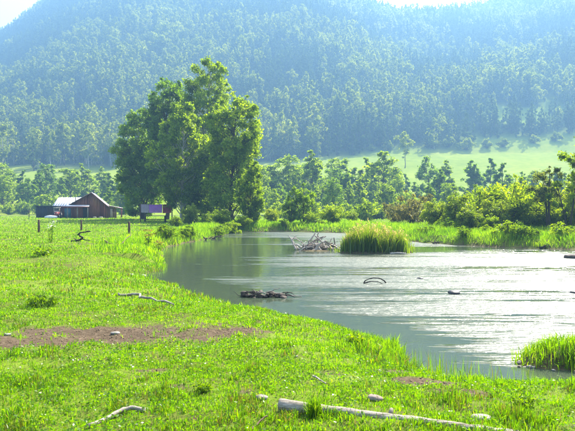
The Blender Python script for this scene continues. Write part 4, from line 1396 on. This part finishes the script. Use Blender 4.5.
# dark snags on both banks
for i, (px, py, lb) in enumerate([(216, 238.5, 'dark twisted snag at the left bank below the grove'), (209, 240, 'low dark snag left of the twisted one on the left bank'), (478, 246, 'reddish brown snag on the right bank waterline'), (436, 244, 'dark snag at the right bank just right of the reeds'), (545, 249, 'small dark snag on the right bank below the thin trees')]):
    x, d = wpt(px, py)
    g_ = random.Random(i + 70)
    b_ = MB()
    for j in range(7):
        an, l_ = g_.uniform(0, 6.28), g_.uniform(0.25, 0.6)
        p_ = np.array([g_.uniform(-0.3, 0.3), g_.uniform(-0.1, 0.2), g_.uniform(-0.05, 0.08)])
        q_ = p_ + np.array([math.cos(an) * l_, math.sin(an) * l_ * 0.5, g_.uniform(-0.02, 0.22)])
        branch_part([p_, (p_ + q_) / 2 + np.array([0, 0, g_.uniform(0, 0.05)]), q_], 0.05 if j < 2 else 0.025, 0.012, 600 + i * 9 + j, n=8, mb=b_, k=6, wob=0.02)
    tag(b_.build('snag', M['post_wood'] if i == 2 else M['dark_wood'], None, (x, d, WZ + 0.02), smooth=True), lb, 'driftwood', 'snags on the banks')

# ------------------------------------------------------------------ grass
def blades(X, Y, Z, h, wd, g, tint, lean=0.45, tip_tint=None):
    """curved tapering blades, two segments each"""
    n = len(X)
    a = g.random(n) * 6.283
    la = g.random(n) * 6.283
    ln = np.abs(g.normal(size=n)) * lean * h
    dx, dy = np.cos(a) * wd / 2, np.sin(a) * wd / 2
    lx_, ly_ = np.cos(la) * ln, np.sin(la) * ln
    z0 = Z - 0.01
    b = np.stack([X, Y, z0], -1)
    m = np.stack([X + lx_ * 0.3, Y + ly_ * 0.3, Z + h * 0.58], -1)
    t = np.stack([X + lx_, Y + ly_, Z + h * (1 - 0.25 * np.clip(ln / h, 0, 1.2))], -1)
    o = np.stack([dx, dy, np.zeros(n)], -1)
    V = np.stack([b - o, b + o, m + o * 0.85, m - o * 0.85, t], 1).reshape(-1, 3)
    i = np.arange(n) * 5
    q = np.stack([i, i + 1, i + 2, i + 3], -1)
    tr = np.stack([i + 3, i + 2, i + 4], -1)
    tn = np.repeat(np.clip(tint, 0, 1), 5).reshape(n, 5)
    if tip_tint is not None:
        tn[:, 4] = tip_tint
        tn[:, 2:4] = (tn[:, 2:4] + tip_tint[:, None] * 0.6) / 1.6
    return V, q, tr, tn.ravel()


def grass_obj(name, X, Y, h, wd, tint, mat, label, cat='grass', lean=0.45, tip=None, seed=1, kind='stuff'):
    g = np.random.default_rng(seed)
    Z = ground_h(X, Y)
    V, q, t, tn = blades(X, Y, Z, h, wd, g, tint, lean, tip)
    o = link(name, mk_mesh(name, V, [q, t], {'tint': tn}), mat)
    return tag(o, label, cat, kind=kind)


def sample_land(n, d0, d1, g, spread=0.62, pw=1.0):
    """points on the meadow within the view wedge (and a good step beyond it)"""
    d = (d0 ** (1 + pw) + g.random(n) * (d1 ** (1 + pw) - d0 ** (1 + pw))) ** (1 / (1 + pw))
    x = (g.random(n) * 2 - 1) * (spread * d + 0.6)
    return x, d


def land_ok(x, y):
    sd = river_sd(x, y)
    i0 = isl_sd(x, y, 0)
    return (sd > 0.03) | (i0 < -0.03), sd, i0


g = np.random.default_rng(99)
parts = []
for d0, d1, n, h0, w0, pw in [(3.6, 6.5, 135000, 0.030, 0.0068, 0.6), (6.5, 11, 120000, 0.034, 0.0105, 0.5), (11, 24, 120000, 0.045, 0.019, 0.5), (24, 55, 120000, 0.06, 0.034, 0.4), (55, 118, 55000, 0.09, 0.08, 0.4)]:
    x, y = sample_land(n, d0, d1, g, 0.60, pw)
    okm, sd, i0 = land_ok(x, y)
    dm = dirt_m(x, y)
    patch = fbm(x, y, 1.1, 61, 3)
    thin = (0.30 + 0.70 * sstep(0.30, 0.5, fbm(x, y, 2.6, 62, 2))) * np.where(y < 14, 0.25 + 0.75 * sstep(0.36, 0.52, fbm(x, y, 7.5, 67, 2)), 1.0)
    keep = okm & (g.random(n) > dm * 0.985) & (g.random(n) < thin) & ~((x > 5) & (y > 26) & (sd > 0) & (y < 48))
    x, y, sd, i0, patch = x[keep], y[keep], sd[keep], i0[keep], patch[keep]
    bank = np.exp(-np.clip(sd, 0, 5) / 0.45) * (sd > 0) * (0.35 + 0.65 * sstep(0.4, 0.65, fbm(x, y, 1.0, 65, 2)))
    tuft = sstep(0.60, 0.78, fbm(x, y, 3.0, 63, 2))
    h = h0 * (0.45 + 1.0 * g.random(len(x)) ** 1.6) * (0.65 + 0.9 * patch) * (1 + 1.0 * tuft)
    h = h + bank * (0.05 + 0.006 * y) * (0.4 + 0.8 * g.random(len(x)))
    isl = (i0 < 0)
    h = np.where(isl, 0.07 + 0.16 * g.random(len(x)), h)
    corner = sstep(0.4, 1.6, x) * (y < 9.5) * (sd > 0) * sstep(0.42, 0.62, fbm(x, y, 2.2, 78, 2))
    h = h * (1 + 0.8 * corner)
    tint = 0.20 + 0.40 * fbm(x, y, 0.5, 64, 3) + 0.45 * (fbm(x, y, 2.0, 81, 3) - 0.35) + g.normal(size=len(x)) * 0.15 - 0.25 * tuft + np.clip((y - 25) / 250, 0, 0.2)
    tint = np.where(g.random(len(x)) < 0.05, 0.02 + 0.96 * (g.random(len(x)) < 0.6), tint)
    parts.append((x, y, h, w0 * (0.7 + 0.6 * g.random(len(x))), tint))
lt_ = g.random(2600)                              # longer blades left standing against the fallen log
lx_ = a_log[0] + dir_log[0] * lt_ + g.normal(size=2600) * 0.02
ly_ = a_log[1] + dir_log[1] * lt_ - 0.05 - np.abs(g.normal(size=2600)) * 0.05
kp = g.random(2600) < 0.06 + 0.5 * sstep(0.5, 0.7, vnoise(lx_, ly_, 6.0, 79))
parts.append((lx_[kp], ly_[kp], 0.035 + 0.05 * g.random(kp.sum()), np.full(kp.sum(), 0.0065), 0.35 + 0.2 * g.normal(size=kp.sum())))
lx_ = a_log[0] + dir_log[0] * 0.145 + g.normal(size=260) * 0.025
ly_ = a_log[1] + dir_log[1] * 0.145 - 0.06 + g.normal(size=260) * 0.03
parts.append((lx_, ly_, 0.10 + 0.06 * g.random(260), np.full(260, 0.0065), 0.45 + 0.2 * g.normal(size=260)))
X, Y, Hh, Wd, Tn = [np.concatenate([p[i] for p in parts]) for i in range(5)]
grass_obj('meadow_grass', X, Y, Hh, Wd, Tn, M['grass'], 'short bright green pasture grass covering the near bank and meadow', lean=0.55, seed=3)

n = 26000                                        # crumbs of soil on the bare patches
x, y = sample_land(n, 3.8, 10, g, 0.6, 0.3)
keep = (dirt_m(x, y) > 0.45) & (river_sd(x, y) > 0.1)
x, y = x[keep], y[keep]
n = len(x)
sz = 0.003 + 0.011 * g.random(n) ** 4
OC = np.array([[1, 0, 0], [0, 1, 0], [-1, 0, 0], [0, -1, 0], [0, 0, 0.9], [0, 0, -0.6]], float)
V = (OC[None] * (0.6 + 0.8 * g.random((n, 6, 1)))) * sz[:, None, None] + np.stack([x, y, ground_h(x, y) + sz * 0.2], -1)[:, None, :]
T8 = np.array([[0, 1, 4], [1, 2, 4], [2, 3, 4], [3, 0, 4], [1, 0, 5], [2, 1, 5], [3, 2, 5], [0, 3, 5]])
tr = (T8[None] + 6 * np.arange(n)[:, None, None]).reshape(-1, 3)
tag(link('soil_crumbs', mk_mesh('soil_crumbs', V.reshape(-1, 3), [tr]), M['crumb']), 'loose crumbs of brown soil on the bare earth patches', 'soil', kind='stuff')

# broad-leaved herbs in the turf (clover, plantain): small flat leaves
n = 90000
x, y = sample_land(n, 3.6, 12, g, 0.6, 0.5)
okm, sd, i0 = land_ok(x, y)
keep = okm & (g.random(n) > dirt_m(x, y)) & (g.random(n) < (0.25 + 0.75 * sstep(0.35, 0.6, fbm(x, y, 1.6, 66, 3))))
x, y = x[keep], y[keep]
C = np.stack([x, y, ground_h(x, y) + 0.015 + 0.035 * g.random(len(x))], -1)
V, q, tn = leaf_quads(C, 0.0125, g, np.clip(0.36 + g.normal(size=len(x)) * 0.13, 0.1, 0.7), 0.75)
tag(link('clover', mk_mesh('clover', V, [q], {'tint': tn}), M['grass']), 'small broad-leaved clover growing through the turf', 'clover', kind='stuff')

# tall grass of the right bank
n = 150000
x = g.uniform(4.5, 34, n)
y = g.uniform(28, 54, n)
sd = river_sd(x, y)
keep = (sd > 0.05) & (sd < 14) & (np.abs(x) < 0.62 * y)
x, y, sd = x[keep], y[keep], sd[keep]
cl_ = fbm(x, y, 0.55, 68, 3)
h = (0.12 + 0.75 * cl_ ** 1.3) * (0.45 + 0.7 * g.random(len(x))) * (0.55 + 0.45 * sstep(0.1, 1.5, sd))
grass_obj('bank_grass', x, y, h, 0.024 * (0.6 + 0.8 * g.random(len(x))), 0.18 + 0.75 * fbm(x, y, 0.7, 69, 3) + g.normal(size=len(x)) * 0.14, M['grass'], 'tall rank grass lining the right bank of the river', lean=0.5, seed=5)
# far bank grass
n = 30000
x = g.uniform(-8, 8, n)
y = g.uniform(46, 72, n)
sd = river_sd(x, y)
keep = (sd > 0.05)
x, y = x[keep], y[keep]
h = (0.08 + 0.45 * fbm(x, y, 0.5, 70, 2)) * (0.5 + 0.7 * g.random(len(x)))
grass_obj('bank_grass', x, y, h, 0.06 * (0.6 + 0.8 * g.random(len(x))), 0.3 + 0.6 * fbm(x, y, 0.5, 71, 3) + g.normal(size=len(x)) * 0.12, M['grass'], 'tall grass on the far bank across the end of the river', lean=0.35, seed=6)
# rank growth on the left bank below the grove
n = 48000
x = g.uniform(-14, -2.5, n)
y = g.uniform(22, 56, n)
sd = river_sd(x, y)
keep = (sd > 0.03) & (sd < 3.2) & (g.random(n) < 1 - sstep(0.8, 3.2, sd))
x, y, sd = x[keep], y[keep], sd[keep]
h = (0.12 + 0.55 * fbm(x, y, 0.8, 73, 2)) * (0.5 + 0.7 * g.random(len(x))) * np.clip((y - 14) / 22, 0.35, 1.0)
grass_obj('bank_grass', x, y, h, 0.024 * (0.6 + 0.8 * g.random(len(x))), 0.3 + 0.6 * fbm(x, y, 0.6, 74, 3) + g.normal(size=len(x)) * 0.15, M['grass'], 'rank grass and herbs on the left bank below the grove', lean=0.4, seed=7)

# reeds on the island
n = 5200
cx, cy, ra, rb = ISL[1]
a_ = g.random(n) * 6.283
r_ = np.sqrt(g.random(n))
out_ = np.where(g.random(n) < 0.10, 0.95 + 0.35 * g.random(n), 0.82 + 0.2 * g.random(n))
x = cx + np.cos(a_) * r_ * (ra - 0.1) * out_
y = cy + np.sin(a_) * r_ * (rb - 0.05) * out_
xx_ = (x - cx) / ra
clump = fbm(x, y, 2.4, 75, 2)
keep = g.random(n) < 0.35 + 0.65 * sstep(0.3, 0.5, clump)
x, y, r_, xx_, clump = x[keep], y[keep], r_[keep], xx_[keep], clump[keep]
n = len(x)
h = np.interp(xx_, [-1, -0.75, -0.5, -0.2, 0.3, 0.7, 1.0], [0.6, 0.9, 1.0, 1.08, 1.02, 0.92, 0.62]) * (0.5 + 0.58 * g.random(n)) * (0.6 + 0.75 * clump)
tip_ = np.clip(0.58 + 0.20 * g.normal(size=n), 0.25, 1.0)
grass_obj('reeds', x, y, h, 0.028 * (0.6 + 0.8 * g.random(n)), np.clip(0.30 + 0.22 * g.normal(size=n), 0, 0.62), M['reed'], 'dense stand of tall reeds with brownish tops on the mid-river island', 'reeds', 0.32, tip_, 8)
k_ = g.random(n) < 0.06
C = np.stack([x[k_], y[k_], ground_h(x[k_], y[k_]) + h[k_] * 0.98], -1)
C = np.repeat(C, 5, 0) + g.normal(size=(len(C) * 5, 3)) * np.array([0.03, 0.03, 0.06])
V, q, tn = leaf_quads(C, 0.035, g, np.clip(0.85 + 0.12 * g.normal(size=len(C)), 0.6, 1), -0.5)
tag(link('reed_plumes', mk_mesh('reed_plumes', V, [q], {'tint': tn}), M['reed']), 'brownish seed plumes topping the reeds on the island', 'reeds', kind='stuff')

# rushes growing in the shallows at the near bank and on the islet edge
n = 1500
x = g.uniform(1.5, 5.0, n)
y = g.uniform(6.6, 8.4, n)
sd = river_sd(x, y)
keep = (sd > -0.30) & (sd < 0.25) & (g.random(n) < sstep(0.4, 0.62, fbm(x, y, 2.0, 76, 2)))
x, y = x[keep], y[keep]
g2 = np.random.default_rng(12)
V, q, t, tn = blades(x, y, np.maximum(ground_h(x, y), WZ - 0.1), 0.16 + 0.24 * g2.random(len(x)), 0.006 + 0.004 * g2.random(len(x)), g2, np.full(len(x), 0.3) + 0.15 * g2.normal(size=len(x)), 0.15)
tag(link('rushes', mk_mesh('rushes', V, [q, t], {'tint': tn}), M['grass']), 'thin upright rushes growing in the shallows at the near bank', 'rushes', kind='stuff')


# leafy tufts and flowering weeds that stand out singly
def weed(px, py, h, r, n, mat, label, cat, seed, ls=0.03, stems=9, flower=None, group=None):
    x, d, z = g3(px, py)
    gg = np.random.default_rng(seed)
    t = thing('leafy_weed' if flower is None else 'flowering_weed', label, cat, (x, d, z), 0, group)
    sm = MB()
    tips = []
    for i in range(stems):
        a = i * 2.4 + gg.random()
        rr = r * math.sqrt((i + 0.5) / stems)
        p1 = np.array([math.cos(a) * rr, math.sin(a) * rr, h * (0.65 + 0.4 * gg.random())])
        sm.tube([(p1[0] * 0.2, p1[1] * 0.2, -0.03), (p1[0] * 0.7, p1[1] * 0.7, p1[2] * 0.5), p1], [ls * 0.14, ls * 0.11, ls * 0.06], 4, 0.4)
        tips.append(p1)
    sm.build('stems', M['weed'], t)
    tips = np.array(tips)
    k = gg.integers(0, stems, n)
    u_ = gg.random(n) ** 0.8
    C = tips[k] * np.stack([0.3 + 0.7 * u_, 0.3 + 0.7 * u_, u_], -1) + gg.normal(size=(n, 3)) * ls * 1.1
    C[:, 2] = np.maximum(C[:, 2], 0.01)
    V, q, tn = leaf_quads(C, ls, gg, np.clip(0.4 + gg.normal(size=n) * 0.18, 0, 1), 0.3)
    link('leaves', mk_mesh('weed_leaves', V, [q], {'tint': tn}), mat, t)
    if flower is not None:
        fm_, spread = flower
        n2 = 40 * stems
        C = tips[gg.integers(0, stems, n2)] + gg.normal(size=(n2, 3)) * np.array([spread, spread, spread * 0.35])
        V, q, tn = leaf_quads(C, spread * 0.22, gg, gg.random(n2), 0.5)
        link('flower_heads', mk_mesh('weed_flowers', V, [q], {'tint': tn}), fm_, t)


weed(40, 306, 0.11, 0.27, 520, M['weed'], 'dark green leafy tuft in the left meadow above the bare earth', 'plant', 1, 0.03, 14)
weed(44, 257, 0.24, 0.3, 260, M['weed'], 'small dark leafy tuft in the meadow below the black branch', 'plant', 2, 0.05, 10)
weed(203, 392, 0.075, 0.09, 260, M['weed'], 'small dark leafy tuft in the grass of the near foreground', 'plant', 3, 0.014, 10)
weed(525, 410, 0.10, 0.10, 240, M['weed'], 'dark leafy tuft near the whitish stone in the bottom right', 'plant', 4, 0.016, 10)
weed(357, 345, 0.14, 0.16, 300, M['weed'], 'bushy leafy plant on the near bank edge above the fallen log', 'plant', 5, 0.022, 12)
FWG = 'flowering weeds in the meadow'
weed(51, 243, 0.95, 0.16, 90, M['weed'], 'tall white-flowered weed in the meadow right of the leftmost post', 'plant', 6, 0.05, 6, (M['petal'], 0.06), FWG)
weed(148, 245, 0.75, 0.2, 120, M['weed'], 'reddish brown dock plant on the bank right of the right fence post', 'plant', 10, 0.05, 6, (M['dock'], 0.09), 'dock plants on the bank')
weed(158, 251, 0.6, 0.2, 120, M['weed'], 'reddish brown dock plant at the water corner of the left bank', 'plant', 11, 0.05, 6, (M['dock'], 0.08), 'dock plants on the bank')

# ------------------------------------------------------------------ haze
def haze_box():
    hz = MB().box(-890, 890, -290, 1250, -3.0, 372)
    m, t, out = new_mat('haze')
    v = t.nodes.new('ShaderNodeVolumePrincipled')
    v.inputs['Color'].default_value = (0.24, 0.48, 0.78, 1)
    v.inputs['Density'].default_value = 0.00095
    v.inputs['Anisotropy'].default_value = 0.25
    t.links.new(v.outputs[0], out.inputs['Volume'])
    o = hz.build('haze', m)
    tag(o, 'blue summer haze filling the valley', kind='stuff')


haze_box()
print('tris', sum(len(m.loops) - 2 * len(m.polygons) for m in bpy.data.meshes))
